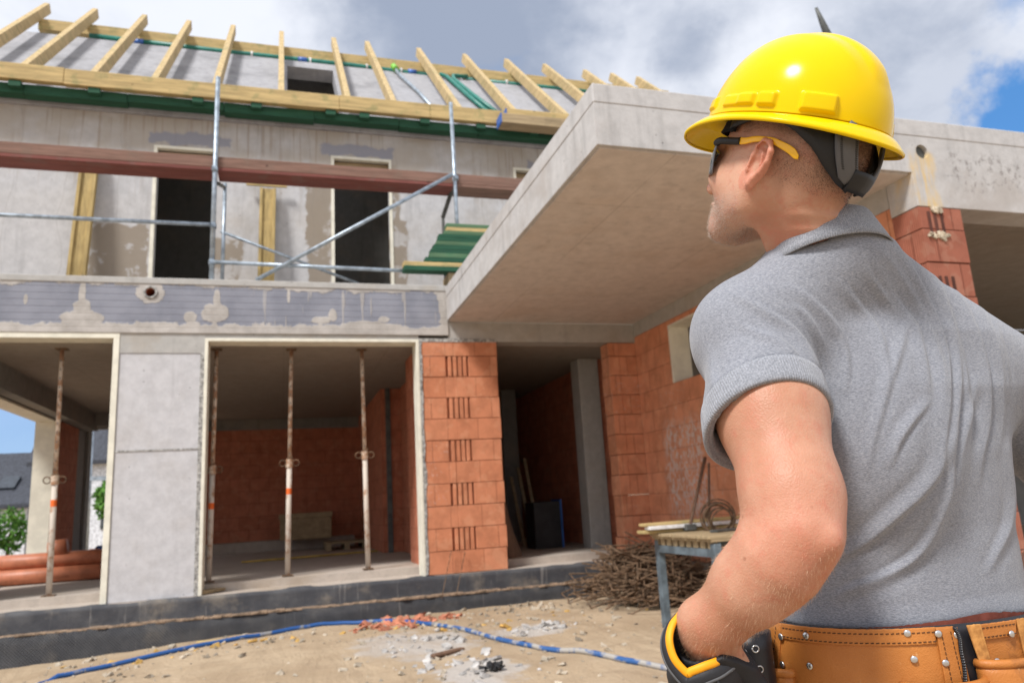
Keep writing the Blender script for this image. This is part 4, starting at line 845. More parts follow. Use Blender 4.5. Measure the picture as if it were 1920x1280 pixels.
# ============================================================ THE WORKER
def az(a): return np.array([math.sin(rad(a)), math.cos(rad(a)), 0])
HC = P(1468, 325, 1.08); FA = -21.0; PITCH = rad(22)
Fh = az(FA); Zv = np.array([0, 0, 1.]); HF = Fh*math.cos(PITCH)+Zv*math.sin(PITCH); HU = -Fh*math.sin(PITCH)+Zv*math.cos(PITCH); HL = np.cross(HU, HF)
HB = np.stack([HF, HL, HU], 1)      # columns: forward, left, up
def hw(f, l, u): return HC+HF*f+HL*l+HU*u
def headsdf(q):
    """q in head coordinates"""
    s = q.copy(); s[:, 1] = np.abs(s[:, 1])
    d = ell(q, (-.012, 0, .048), (.100, .077, .086)); d = smin(d, ell(q, (-.052, 0, .012), (.058, .060, .058)), .03)
    d = smin(d, ell(q, (.042, 0, -.008), (.050, .058, .07)), .03)
    d = smin(d, chain(s, [(.004, .056, -.02), (.012, .054, -.056), (.070, .020, -.088)], [.018, .016, .017]), .035)
    d = smin(d, ell(q, (.080, 0, -.088), (.022, .026, .020)), .018); d = smin(d, ell(q, (.070, 0, -.06), (.030, .033, .034)), .02)
    d = smin(d, ell(s, (.066, .038, -.016), (.030, .022, .022)), .02)
    d = smin(d, ell(s, (.084, .026, .030), (.014, .024, .010)), .012)
    d = smax(d, -ell(s, (.108, .033, .010), (.020, .020, .016)), .012); d = smin(d, ell(s, (.082, .032, .010), (.0125, .0125, .0125)), .002)
    nose = smin(chain(q, [(.090, 0, .020), (.106, 0, -.006), (.119, 0, -.024)], [.008, .008, .0105]), ell(s, (.108, .012, -.028), (.012, .008, .008)), .008)
    d = smin(d, nose, .01); d = smax(d, -ell(s, (.110, .008, -.038), (.006, .004, .006)), .003)
    d = smin(d, ell(q, (.098, 0, -.052), (.008, .022, .006)), .005); d = smin(d, ell(q, (.096, 0, -.062), (.009, .020, .007)), .004)
    d = smax(d, -ell(q, (.106, 0, -.057), (.008, .024, .0016)), .002)
    d = smin(d, ell(s, (.025, .040, -.035), (.04, .022, .035)), .03)
    return d
# ear, built in its own frame: e (backwards), v (up), o (outwards)
EC = np.array([-.004, .072, -.002]); tl = rad(12); fl_ = rad(12)
ev = np.array([-math.sin(tl), 0, math.cos(tl)]); eb = np.array([-math.cos(tl)*math.cos(fl_), math.sin(fl_), -math.sin(tl)*math.cos(fl_)]); eo = np.cross(ev, eb)
if eo[1] < 0: eo = -eo
EB = np.stack([eb, ev, eo], 1)
def earsdf(q, side=1):
    s = q.copy(); s[:, 1] *= side; e = (s-EC) @ EB
    SC_ = 1.1; e = e/SC_
    R_ = [(.000, -.004), (.000, .008), (.003, .020), (.011, .028), (.020, .027), (.0275, .017), (.0275, .004), (.022, -.010), (.015, -.019), (.010, -.026)]
    helix = chain(e, [(a, b, .0075) for a, b in R_], [.003, .003, .0032, .0036, .0036, .0038, .0036, .0034, .0034, .0034], .003)
    plate = ell(e, (.013, .003, .002), (.0155, .026, .0035)); plate = smin(plate, ell(e, (.010, -.025, .004), (.0078, .0085, .0042)), .006)
    anti = chain(e, [(.008, .019, .004), (.016, .012, .005), (.019, .002, .005), (.014, -.012, .005)], [.0022, .003, .003, .0028], .003)
    d = smin(smin(plate, helix, .004), anti, .0035); d = smin(d, ell(e, (.0, -.008, .006), (.004, .006, .005)), .003)
    d = smax(d, -ell(e, (.0085, -.004, .007), (.0078, .0125, .0105)), .002); d = smax(d, -chain(e, [(.004, .018, .0075), (.012, .0225, .0075), (.0205, .018, .0075), (.0225, .005, .0075), (.019, -.008, .0075)], [.0016, .0024, .0026, .0024, .0012]), .0012)
    d = smin(d, ell(e, (.006, 0, -.006), (.011, .022, .010)), .006)
    return d*SC_
SHL = P(1407, 628, 1.06); SHR = P(1850, 704, 1.2); ELB = P(1502, 1000, .865); WRI = P(1322, 1186, .93)
NB = P(1543, 488, 1.10)     # neck base
CX, CY = .865, .945          # trunk axis
ELR = np.array([1.27, .86, 1.12]); WRR = np.array([1.08, 1.05, .98])
ZT = [0.86, .95, 1.00, 1.06, 1.15, 1.25, 1.34, 1.42, 1.48, 1.52]
def trunk(p, A, Bf, Cy, ex=2.3):
    z = p[:, 2]; a = np.interp(z, ZT, A); b = np.interp(z, ZT, Bf); cy = CY+np.interp(z, ZT, Cy)
    x = np.abs(p[:, 0]-CX)/a; y = np.abs(p[:, 1]-cy)/b
    return smax(smax(((x**ex+y**ex)**(1/ex)-1)*np.minimum(a, b), z-1.515, .02), .84-z, .02)
# neck goes from under the skull to the trunk
nk0 = hw(-.024, 0, -.03); nk1 = NB+np.array([0.01, 0, -.03])
def necksdf(p):
    d = rcone(p, nk0, nk1, .053, .054); d = smin(d, rcone(p, hw(-.040, .0, -.035), NB+np.array([.005, -.01, -.02]), .036, .036), .02)
    d = smin(d, rcone(p, hw(.0, .055, -.035), NB+np.array([-.035, .03, -.05]), .014, .012), .025)   # sternomastoid
    return d
def foldbumps(p):
    # two shallow skin rolls at the nape
    q = (p-HC) @ HB; d = 0
    for u, amp in ((-.060, .0028), (-.078, .0024), (-.094, .0016)):
        d = d+amp*np.exp(-((q[:, 2]-u+.18*(q[:, 0]+.08))/.0065)**2)*np.clip((-.035-q[:, 0])/.03, 0, 1)
    return d
def armsdf(p, S, E, W, sgn=1):
    S, E, W = map(np.array, (S, E, W)); u = E-S; d = chain(p, [S, S+u*.45, S+u*.85, E], [.066, .064, .054, .042], .03)
    fw_ = W-E; L_ = np.linalg.norm(fw_); f = chain(p, [E, E+fw_*.22, E+fw_*.5, E+fw_*.85, W], [.040, .050, .045, .033, .031], .02)
    d = smin(d, f, .022); ax = fw_/L_; back = (E-S)/np.linalg.norm(E-S)-ax; back /= np.linalg.norm(back)
    d = smin(d, ell(p, E+back*.034, (.014, .014, .014)), .014); d = smin(d, rcone(p, E+back*.036, E+fw_*.6+back*.026, .010, .012), .016)
    out = np.cross(u, fw_); out /= np.linalg.norm(out)
    d = smin(d, rcone(p, S+u*.8+out*sgn*.012, E+fw_*.35+out*sgn*.022, .032, .036), .018)     # brachioradialis
    d = smin(d, rcone(p, S+u*.1+back*.015, S+u*.72+back*.020, .045, .036), .018)           # triceps
    return d
hd = WRI-ELB; hd = hd/np.linalg.norm(hd)
HDn = np.array([.50, .22, -.84]); HDn /= np.linalg.norm(HDn)     # the hand bends down over the hip
def handchain(W, D, sidev, r=1.0):
    """palm + five curled fingers. returns list of (pts, radii)"""
    D = D/np.linalg.norm(D); sv = sidev-D*(sidev @ D); sv /= np.linalg.norm(sv); nv = np.cross(D, sv); out = []
    for k, (o, L) in enumerate(zip((-.030, -.010, .011, .031), (.070, .078, .073, .058))):
        b = W+D*.085+sv*o; a1 = D*.8+nv*.35; a2 = D*.2+nv*.9; p1 = b+a1*L*.5; p2 = p1+a2*L*.33; p3 = p2+(nv*.9-D*.35)*L*.25
        out.append(([W+D*.03+sv*o*.6, b, p1, p2, p3], [.015, .0115*r, .010*r, .009*r, .008*r]))
    t0 = W+D*.025-sv*.028; out.append(([t0, t0-sv*.028+D*.028+nv*.01, t0-sv*.036+D*.055+nv*.02, t0-sv*.034+D*.075+nv*.03], [.016, .0135*r, .0115*r, .009*r])); return out
def handsdf(p, W, D, sv, r=1.0, g=0.0):
    D = D/np.linalg.norm(D); s2 = sv-D*(sv @ D); s2 /= np.linalg.norm(s2); nv = np.cross(D, s2); Rm = np.stack([D, s2, nv], 1)
    d = ell(p, W+D*.05, (.050+g, .041+g, .018+g), Rm); d = smin(d, rcone(p, W-D*.02, W+D*.03, .029+g, .026+g), .02)
    for pts, rs in handchain(W, D, sv, r): d = smin(d, chain(p, pts, [x+g for x in rs], .004), .004)
    return d
SVL = np.array([.55, -.8, 0.1])
def legs(p):
    d = None
    for s in (-1, 1):
        e = chain(p, [(CX+s*.09, CY, .90), (CX+s*.105, CY+.02, .48), (CX+s*.11, CY-.01, .10)], [.088, .062, .045], .03); e = smin(e, rcone(p, (CX+s*.11, CY-.03, .05), (CX+s*.12, CY+.13, .04), .04, .035), .03)
        d = e if d is None else np.minimum(d, e)
    return d
BT = ([.165, .165, .160, .158, .165, .178, .180, .165, .11, .05], [.11, .11, .105, .10, .105, .11, .11, .09, .06, .03], [0, 0, 0, 0, .0, -.005, -.01, -.01, -.01, -.01])
def headpart(p):
    q = (p-HC) @ HB; d = smin(headsdf(q), necksdf(p), .022); e = np.minimum(gate(lambda a: earsdf(a, 1), q, EC, .09), gate(lambda a: earsdf(a, -1), q, EC*np.array([1, -1, 1]), .09)); return smin(d, e, .004)-foldbumps(p)
def trunkpart(p):
    t = trunk(p, *BT); t = smin(t, rcone(p, SHL, SHR, .05, .05), .05); nb = NB-np.array([0, 0, .035]); t = smin(t, rcone(p, nb, SHL, .045, .045), .04); t = smin(t, rcone(p, nb, SHR, .045, .045), .04)
    return smin(t, gate(legs, p, (CX, CY, .4), .72), .05)
def bodysdf(p):
    d = gate(headpart, p, HC-np.array([0, 0, .04]), .34); d = smin(d, trunkpart(p), .03)
    d = smin(d, gate(lambda a: armsdf(a, SHL, ELB, WRI), p, ELB+np.array([0, .1, .08]), .42), .02); d = smin(d, gate(lambda a: armsdf(a, SHR, ELR, WRR, -1), p, ELR+np.array([-.05, .05, .05]), .42), .02)
    d = smin(d, gate(lambda a: handsdf(a, WRI, HDn, SVL, .9, -.003), p, WRI+HDn*.08, .2), .012); d = smin(d, gate(lambda a: handsdf(a, WRR, np.array([-.1, .3, -.9]), np.array([-.6, -.8, 0])), p, WRR+np.array([0, 0, -.08]), .2), .012)
    return d
def build_body():
    return polymesh(bodysdf, [axis(.36, 1.40, .0042, HC[0]-.17, HC[0]+.15, .0018), axis(.60, 1.20, .0042, HC[1]-.15, HC[1]+.15, .0018), axis(-.02, 1.80, .0042, HC[2]-.14, HC[2]+.06, .0017)])
person = empty('person', (CX, CY, 0), 'worker in yellow hard hat and grey polo shirt seen from behind, hand on hip', 'person')
# skin material
t = NT('skin', .48, .38); n1 = t.noise(7, 6, .6); n2 = t.noise(55, 5, .65); n3 = t.noise(160, 3, .6)
A_ = lambda nm: t.n('ShaderNodeAttribute', attribute_name=nm).outputs['Fac']
col = t.mix(t.ramp(n1, .3, .7), (.42, .19, .11), (.58, .325, .22)); col = t.mix(t.ramp(n2, .45, .70, 0, .6), col, (.50, .19, .12))
col = t.mix(t.math('MULTIPLY', A_('red'), .6), col, (.56, .16, .10))
fr = t.ramp(t.n('ShaderNodeTexVoronoi', {'Vector': t.obj, 'Scale': 42.0}).outputs[0], .07, .12, 1, 0); fr = t.math('MULTIPLY', fr, t.ramp(t.noise(12, 2), .5, .6)); col = t.mix(t.math('MULTIPLY', fr, .6), col, (.28, .11, .06))
sp_ = t.noise(900, 2, .6); hm_ = t.math('MULTIPLY', A_('hair'), t.ramp(sp_, .35, .65, .55, .95)); col = t.mix(hm_, col, (.10, .062, .045))
bm_ = t.math('MULTIPLY', A_('beard'), t.ramp(sp_, .4, .6, .15, .9)); col = t.mix(t.math('MULTIPLY', bm_, .6), col, (.44, .36, .31))
sd_ = t.noise(1100, 2, .6, off=(3, 3, 3)); col = t.mix(t.math('MULTIPLY', A_('beard'), t.ramp(sd_, .52, .62, 0, .7)), col, (.13, .085, .065))
t.color(col); t.b.inputs['Subsurface Weight'].default_value = .12; t.b.inputs['Subsurface Radius'].default_value = (.012, .005, .003); t.b.inputs['Subsurface Scale'].default_value = .5
vo_ = t.n('ShaderNodeTexVoronoi', {'Vector': t.obj, 'Scale': 420.0}).outputs[0]; t.bump(t.math('ADD', t.math('MULTIPLY', n2, .7), t.math('MULTIPLY', vo_, .4)), .32, .0022); t.bump(n3, .3, .0008); MAT['skin'] = t.m
V, F = build_body(); V = smooth(V, F, 1, .3)
q_ = (V-HC) @ HB
sm_ = lambda x, a, b: np.clip((x-a)/(b-a), 0, 1)**2*(3-2*np.clip((x-a)/(b-a), 0, 1))
ph = np.degrees(np.arctan2(q_[:, 1], q_[:, 0])); aph = np.abs(ph)
inhead = sm_(q_[:, 2], -.075, -.055)
hair = sm_(aph, 98, 125)*(.5+.5*sm_(aph, 140, 160))*sm_(q_[:, 2], -.055, .0)+.7*sm_(aph, 62, 78)*sm_(q_[:, 2], .028, .05); hair = np.clip(hair, 0, 1)*inhead
hair = np.where((np.abs(q_[:, 1]) > .079) & (aph < 125), 0, hair)
beard = sm_(q_[:, 0], .012, .05)*sm_(-q_[:, 2], .035, .062)*(1-sm_(-q_[:, 2], .125, .14)); beard = np.maximum(beard, .55*sm_(q_[:, 0], -.005, .02)*(1-sm_(q_[:, 0], .03, .05))*sm_(-q_[:, 2], .03, .06)*(1-sm_(-q_[:, 2], .09, .12)))
red = np.exp(-np.sum((V-ELB)**2, 1)/.06**2)*.8+((np.abs(q_[:, 1]) > .078) & (q_[:, 2] > -.05) & (np.abs(q_[:, 0]) < .05))*.7+np.exp(-np.sum((q_-np.array([.118, 0, -.02]))**2, 1)/.02**2)*.6+.5*sm_(-q_[:, 2], .06, .10)*sm_(-q_[:, 0], -.0, .05)*(q_[:, 2] > -.2)
body = fastmesh('body', V, F, MAT['skin'], person, {'hair': hair, 'beard': beard, 'red': np.clip(red, 0, 1)})
BN = vnormals(V, F)
# ---- short stubble hair as real strands
def strands(name, mask, n, L, w_, m, comb, parent):
    idx = np.nonzero(mask > .25)[0]; pr_ = mask[idx]/mask[idx].sum(); I = RNG.choice(idx, n, p=pr_); b = V[I]+RNG.normal(size=(n, 3))*.0012; N = BN[I]
    b = b-N*.0015; d = N*.75+np.array(comb)+RNG.normal(size=(n, 3))*.28; d /= np.linalg.norm(d, axis=1)[:, None]; s = np.cross(d, RNG.normal(size=(n, 3))); s /= np.linalg.norm(s, axis=1)[:, None]; s2 = np.cross(d, s)
    ln = L*(.5+.8*RNG.random((n, 1)))+.0015; T = b+d*ln; W3 = [b+s*w_, b-s*w_*.5+s2*w_*.8, b-s*w_*.5-s2*w_*.8]; VV = np.stack(W3+[T], 1).reshape(-1, 3); k = np.arange(n)[:, None]*4
    FF = np.concatenate([k+np.array([0, 1, 3]), k+np.array([1, 2, 3]), k+np.array([2, 0, 3])]); return fastmesh(name, VV, FF, m, parent, sm=False)
hm1 = NT('hair_dark', .6, .3); hm1.color((.07, .045, .035)); hm2 = NT('hair_grey', .6, .3); hm2.color((.50, .42, .36)); hm3 = NT('hair_blond', .5, .4); hm3.color((.62, .42, .27))
strands('hair', hair, 32000, .0026, .00016, hm1.m, -HF*.2-HU*.35, person)
strands('beard', beard, 6500, .0028, .00016, hm2.m, HF*.3-HU*.45, person)
am_ = np.exp(-np.minimum.reduce([np.sum((V-(ELB+(WRI-ELB)*k))**2, 1) for k in (.2, .45, .7, .9)])/.08**2)*(V[:, 2] < 1.22); am_[am_ < .35] = 0
strands('arm_hair', am_, 5500, .0065, .00009, hm3.m, (WRI-ELB)*5+np.array([0, 0, -.35]), person)

# ------------------------------------------------ polo shirt
def sleeve(p, S, E, r0, r1, t_):
    u = E-S; return rcone(p, S, S+u*t_, r0, r1)
uL = (ELB-SHL); HEML = SHL+uL*.50; uR = ELR-SHR; HEMR = SHR+uR*.52
aL = uL/np.linalg.norm(uL); aR = uR/np.linalg.norm(uR)
def hemplane(p, H, a, tilt): n_ = a+np.array(tilt); n_ /= np.linalg.norm(n_); return (p-H) @ n_
TIL = (-.02, -.35, .0)
def shirt_outer(p):
    t = trunk(p, [.192, .196, .194, .186, .186, .197, .202, .188, .13, .06], [.135, .138, .134, .126, .128, .134, .132, .112, .08, .04], [0, 0, 0, 0, .0, -.005, -.012, -.016, -.01, -.0], 2.25)
    t = smin(t, rcone(p, SHL+(0, 0, -.005), SHR+(0, 0, -.005), .070, .070), .07)
    t = smin(t, rcone(p, NB+(-.01, -.01, -.012), SHL+(0, 0, .0), .072, .064), .05); t = smin(t, rcone(p, NB+(.02, -.01, -.012), SHR, .070, .064), .05)
    t = smin(t, ell(p, (SHL+SHR)/2+np.array([-.06, -.035, -.12]), (.10, .09, .15)), .05)
    sL = sleeve(p, SHL, ELB, .073, .0735, .75); sL = smin(sL, rcone(p, SHL+uL*.45-np.array([.018, -.012, 0]), SHL+uL*.8-np.array([.026, -.014, 0]), .060, .058), .03)
    sR = sleeve(p, SHR, ELR, .073, .078, .7)
    return t, sL, sR
def shirtsdf(p):
    t, sL, sR = shirt_outer(p); hl = hemplane(p, HEML, aL, TIL); hr = hemplane(p, HEMR, aR, (0, 0, 0))
    cutL = smax(sL, hl, .002); innerL = np.maximum(sL+.009, -(hl+.045)); cutL = np.maximum(cutL, -innerL)
    cutR = smax(sR, hr, .002); innerR = np.maximum(sR+.009, -(hr+.045)); cutR = np.maximum(cutR, -innerR)
    d = smin(t, np.where(hl < -.08, sL, 1), .03); d = smin(d, np.where(hr < -.07, sR, 1), .010)
    # blend sleeves and trunk near the shoulder, keep them apart lower down
    kl = np.clip((-hl-.05)/.08, .05, 1); d = smin(t, cutL, .028*kl+.002); d = smin(d, cutR, .006)
    d = smax(d, -(rcone(p, nk0, nk1+(nk1-nk0)*.0, .057, .060)), .006)        # neck hole
    hem = 1.035+.006*np.sin((p[:, 0]-CX)*9)-.022*np.clip((p[:, 0]-CX-.02)/.15, 0, 1); d = smax(d, hem-p[:, 2], .008)
    return d
V2, F2 = polymesh(shirtsdf, [axis(.42, 1.34, .0030), axis(.70, 1.14, .0034), axis(.97, 1.60, .0030)]); V2 = smooth(V2, F2, 2, .5); N2 = vnormals(V2, F2)
FOLDS = [([(1392, 512), (1440, 540), (1498, 590), (1538, 665), (1552, 745)], -1.8, 4, 4),  # pixel polylines of the creases in the back, height mm, sigma left/right px
 ([(1672, 440), (1681, 462), (1722, 530), (1756, 605), (1775, 672), (1777, 755), (1764, 860), (1752, 930)], 6.5, 16, 5),
 ([(1745, 564), (1782, 624), (1796, 699), (1794, 774), (1786, 860), (1776, 930), (1750, 990)], 5.5, 13, 5),
 ([(1775, 520), (1805, 567), (1835, 635), (1852, 710), (1852, 792), (1839, 860), (1835, 920)], 6, 15, 5),
 ([(1660, 540), (1689, 575), (1719, 612), (1737, 680), (1749, 750)], 4.5, 12, 5), ([(1705, 590), (1692, 642), (1674, 699), (1651, 774), (1632, 850), (1628, 900)], 3.6, 12, 7),
 ([(1570, 520), (1602, 564), (1640, 612), (1659, 657), (1662, 705), (1655, 740)], 4, 11, 6), ([(1470, 530), (1505, 549), (1550, 590), (1580, 635), (1591, 691), (1585, 740)], 4, 11, 5),
 ([(1749, 747), (1711, 789), (1685, 830), (1668, 880)], 4.5, 12, 6), ([(1480, 570), (1512, 590), (1542, 642), (1556, 690)], 3.5, 8, 5),
 ([(1350, 540), (1400, 562), (1445, 590), (1490, 622), (1524, 672), (1541, 720), (1545, 745)], 5, 10, 6), ([(1380, 600), (1411, 620), (1467, 642), (1512, 687), (1535, 730)], 3, 9, 6),
 ([(1560, 1056), (1581, 1042), (1634, 1007), (1688, 959), (1732, 918), (1765, 870), (1790, 800)], 7, 9, 15), ([(1560, 1120), (1590, 1105), (1658, 1078), (1717, 1040), (1756, 983), (1780, 918), (1785, 870)], 5.5, 14, 7),
 ([(1850, 1080), (1866, 1042), (1890, 989), (1898, 930), (1890, 860), (1880, 760)], 4.5, 10, 8), ([(1832, 700), (1827, 740), (1812, 792), (1801, 860), (1800, 920)], 3.5, 8, 8), ([(1865, 600), (1885, 680), (1892, 760)], 4, 8, 5),
 ([(1330, 640), (1335, 700), (1345, 760)], 2.5, 10, 8), ([(1400, 690), (1450, 690), (1500, 720)], 2, 9, 9), ([(1620, 500), (1660, 560), (1690, 600)], 2.5, 9, 6), ([(1715, 462), (1762, 540), (1796, 640), (1814, 740), (1816, 840), (1806, 930)], 4.5, 12, 6), ([(1640, 452), (1690, 520), (1738, 610), (1766, 700), (1768, 800)], 3.5, 10, 6), ([(1830, 560), (1868, 650), (1878, 750), (1872, 860)], 4.5, 12, 6)]
def applyfolds(V, N, gain=1.0):
    X, Y = proj(V); toward = CAMLOC-V; toward /= np.linalg.norm(toward, axis=1)[:, None]; face = np.clip((N*toward).sum(1)*4+.6, 0, 1); D = np.zeros(len(V))
    for pts, hgt, sl, sr in FOLDS:
        pts = np.array(spline([(*a, 0) for a in pts], 6))[:, :2]; best = np.full(len(V), 1e9); sg = np.zeros(len(V)); tt = np.zeros(len(V)); n_ = len(pts)-1
        box = (X > pts[:, 0].min()-70) & (X < pts[:, 0].max()+70) & (Y > pts[:, 1].min()-70) & (Y < pts[:, 1].max()+70); I = np.nonzero(box)[0]; x = X[I]; y = Y[I]; b_ = np.full(len(I), 1e9); s_ = np.zeros(len(I)); t_ = np.zeros(len(I))
        for i in range(n_):
            a = pts[i]; ab = pts[i+1]-a; h = np.clip(((x-a[0])*ab[0]+(y-a[1])*ab[1])/(ab @ ab), 0, 1); dx = x-a[0]-h*ab[0]; dy = y-a[1]-h*ab[1]; ds = np.hypot(dx, dy); m = ds < b_
            b_ = np.where(m, ds, b_); s_ = np.where(m, ab[0]*dy-ab[1]*dx, s_); t_ = np.where(m, (i+h)/n_, t_)
        sig = np.where(s_ > 0, sl, sr)*.92; env = np.clip(np.sin(np.pi*np.clip(t_, 0, 1)), 0, 1)**.85
        D[I] += hgt*.001*env*(np.exp(-(b_/sig)**1.6)-.30*np.exp(-((b_-sig*1.9)/(sig*.9))**2))
    return V+N*(D*face*gain)[:, None]
def spline(pts, n=10):
    pts = [np.array(p, float) for p in pts]; pts = [2*pts[0]-pts[1]]+pts+[2*pts[-1]-pts[-2]]; out = []
    for i in range(1, len(pts)-2):
        for k in range(n):
            t = k/n; a, b, c, d = pts[i-1:i+3]
            out.append(.5*((2*b)+(c-a)*t+(2*a-5*b+4*c-d)*t*t+(3*b-a-3*c+d)*t**3))
    out.append(pts[-2]); return out
V2 = applyfolds(V2, N2, .95); 
# cuff seam groove on the left sleeve
hl_ = hemplane(V2, HEML, aL, TIL); tt_, sL_, sR_ = shirt_outer(V2); on = (np.abs(sL_) < .012) & (tt_ > .004)
V2 = V2-N2*(.0022*np.exp(-((hl_+.034)/.0028)**2)*on)[:, None]+N2*(.0012*sm_(hl_, -.034, -.030)*on)[:, None]
cuffm = (sm_(hl_, -.036, -.033)*on)
t = NT('polo_fabric', .95, .15); A_ = lambda nm: t.n('ShaderNodeAttribute', attribute_name=nm).outputs['Fac']
n1 = t.noise(5, 4, .6); hx = t.noise(900, 3, .75, stretch=(.28, .28, 1.3)); hy = t.noise(1600, 2, .7)
col = t.mix(t.ramp(hx, .36, .64), (.17, .18, .21), (.345, .355, .39)); col = t.mix(t.ramp(hy, .4, .7, 0, .35), col, (.17, .18, .205)); col = t.mix(t.ramp(n1, .3, .7, 0, .12), col, (.24, .25, .29))
t.color(col); t.b.inputs['Sheen Weight'].default_value = .25; t.b.inputs['Sheen Roughness'].default_value = .5
q = t.sep(); wv = t.math('MULTIPLY', t.math('SINE', t.math('MULTIPLY', t.math('ADD', q[0], t.math('MULTIPLY', q[1], .7)), 2*math.pi/.0016)), t.math('SINE', t.math('MULTIPLY', q[2], 2*math.pi/.0016)))
t.bump(t.math('ADD', hx, t.math('MULTIPLY', wv, .5)), .28, .0012); t.bump(t.noise(11, 5, .6), .25, .012)
MAT['polo_fabric'] = t.m
# the ribbed cuff and the collar: same yarn, ribs
def ribfab(name, freq):
    t = NT(name, .95, .15); hx = t.noise(420, 3, .75); u = t.n('ShaderNodeAttribute', attribute_name='rib').outputs['Fac']
    r = t.math('SINE', t.math('MULTIPLY', u, freq)); col = t.mix(t.ramp(hx, .36, .64), (.20, .21, .235), (.345, .355, .39)); col = t.mix(t.ramp(r, -1, 0, .28, 0), col, (.20, .21, .235)); t.color(col); t.b.inputs['Sheen Weight'].default_value = .25
    t.bump(t.math('ADD', t.math('MULTIPLY', r, .6), t.math('MULTIPLY', hx, .5)), .5, .0012); MAT[name] = t.m
ribfab('rib_collar', 2*math.pi)
shirt = fastmesh('polo_shirt', V2, F2, MAT['polo_fabric'], person)
def ringstrip(name, rings, m, parent, thick, ribs=0, closed=True):
    """rings: list of (n,3) arrays from one edge to the other"""
    n = len(rings[0]); VV = np.concatenate(rings); k = len(rings); FF = []
    for j in range(k-1):
        for i in range(n if closed else n-1): FF.append((j*n+i, j*n+(i+1) % n, (j+1)*n+(i+1) % n, (j+1)*n+i))
    o = fastmesh(name, VV, np.array(FF), m, parent, {'rib': np.tile(np.arange(n)/n*ribs, k)})
    if thick: s = o.modifiers.new('solid', 'SOLIDIFY'); s.thickness = thick; s.offset = 0
    return o
# sleeve cuff band, follows the sleeve surface
def surf_ring(c, a, axis, fn, off, n=220, rmax=.16):
    a = a/np.linalg.norm(a); u = np.cross(a, np.array([0, 0, 1.]) if abs(a[2]) < .95 else np.array([1., 0, 0])); u /= np.linalg.norm(u); w_ = np.cross(a, u); th = np.linspace(0, 2*math.pi, n, endpoint=False)
    D = np.cos(th)[:, None]*u+np.sin(th)[:, None]*w_; r = np.full(n, .02)
    for _ in range(60):
        d = fn(c+D*r[:, None])-off; r = r-d*.8; r = np.clip(r, .01, rmax)
    return c+D*r[:, None]
nL = aL+np.array(TIL); nL /= np.linalg.norm(nL)
fnL = lambda p: shirt_outer(p)[1]
ringstrip('sleeve_cuff', [surf_ring(HEML+nL*s, nL, None, fnL, o) for s, o in ((-.034, .000), (-.033, .0028), (-.026, .0034), (-.016, .0034), (-.006, .0036), (.0015, .0034), (.004, .001), (.003, -.003), (-.006, -.0095), (-.03, -.0095))], MAT['rib_collar'], shirt, 0, 150)
# collar: stand and fall around the neck
def colring(c, rx, ry, dz, tx, ty, n=160, pinch=0):
    th = np.linspace(0, 2*math.pi, n, endpoint=False); x = np.cos(th)*rx; y = np.sin(th)*ry
    return np.stack([c[0]+x, c[1]+y, c[2]+dz+x*tx+y*ty], 1)

COLC = P(1540, 478, 1.095)
cr = [(.062, .066, -.03), (.0625, .066, .012), (.064, .067, .029), (.067, .070, .034), (.072, .075, .030), (.081, .083, .010), (.090, .091, -.010), (.0945, .095, -.021)]
ringstrip('collar', [colring(COLC, a, b, c, .02, -.22) for a, b, c in cr], MAT['rib_collar'], shirt, .0022, 190)

# ------------------------------------------------ hard hat
t = NT('helmet_yellow', .16, .13); n = t.noise(3, 4, .5); t.color(t.mix(t.ramp(n, .3, .7), (.74, .49, .002), (.78, .53, .003))); t.b.inputs['Coat Weight'].default_value = .0; t.b.inputs['Coat Roughness'].default_value = .1; t.bump(t.noise(9, 3, .5), .12, .004); t.b.inputs['Subsurface Weight'].default_value = .08; t.b.inputs['Subsurface Radius'].default_value = (.02, .01, .002); MAT['helmet_yellow'] = t.m
simple('strap_black', (.016, .016, .017), .55, .4, var=.1, bump=.1); simple('strap_grey', (.11, .11, .115), .5, .4, var=.1, bump=.1); simple('temple_yellow', (.92, .50, .01), .3, .5, var=.05, bump=0)
t = NT('sweatband', .95, .1); t.color((.02, .02, .023)); t.bump(t.noise(900, 2, .6), .5, .001); MAT['sweatband'] = t.m
HPC = P(1490, 245, 1.08); hp_ = rad(25.5); hr_ = rad(-1)
HFw = Fh*math.cos(hp_)+Zv*math.sin(hp_); HUw = -Fh*math.sin(hp_)+Zv*math.cos(hp_); HLw = np.cross(HUw, HFw)
HLw, HUw = HLw*math.cos(hr_)+HUw*math.sin(hr_), HUw*math.cos(hr_)-HLw*math.sin(hr_)
hat = empty('hard_hat', (0, 0, 0)); hat.parent = person; hat.location = tuple(HPC-np.array(person.location))
def sbox(x, a, b, s): return 1/(1+np.exp(-(x-a)/s))*1/(1+np.exp((x-b)/s))
nt = 440; th = np.linspace(-math.pi, math.pi, nt, endpoint=False); rings = []
HH = .130; ad, bd = .129, .105
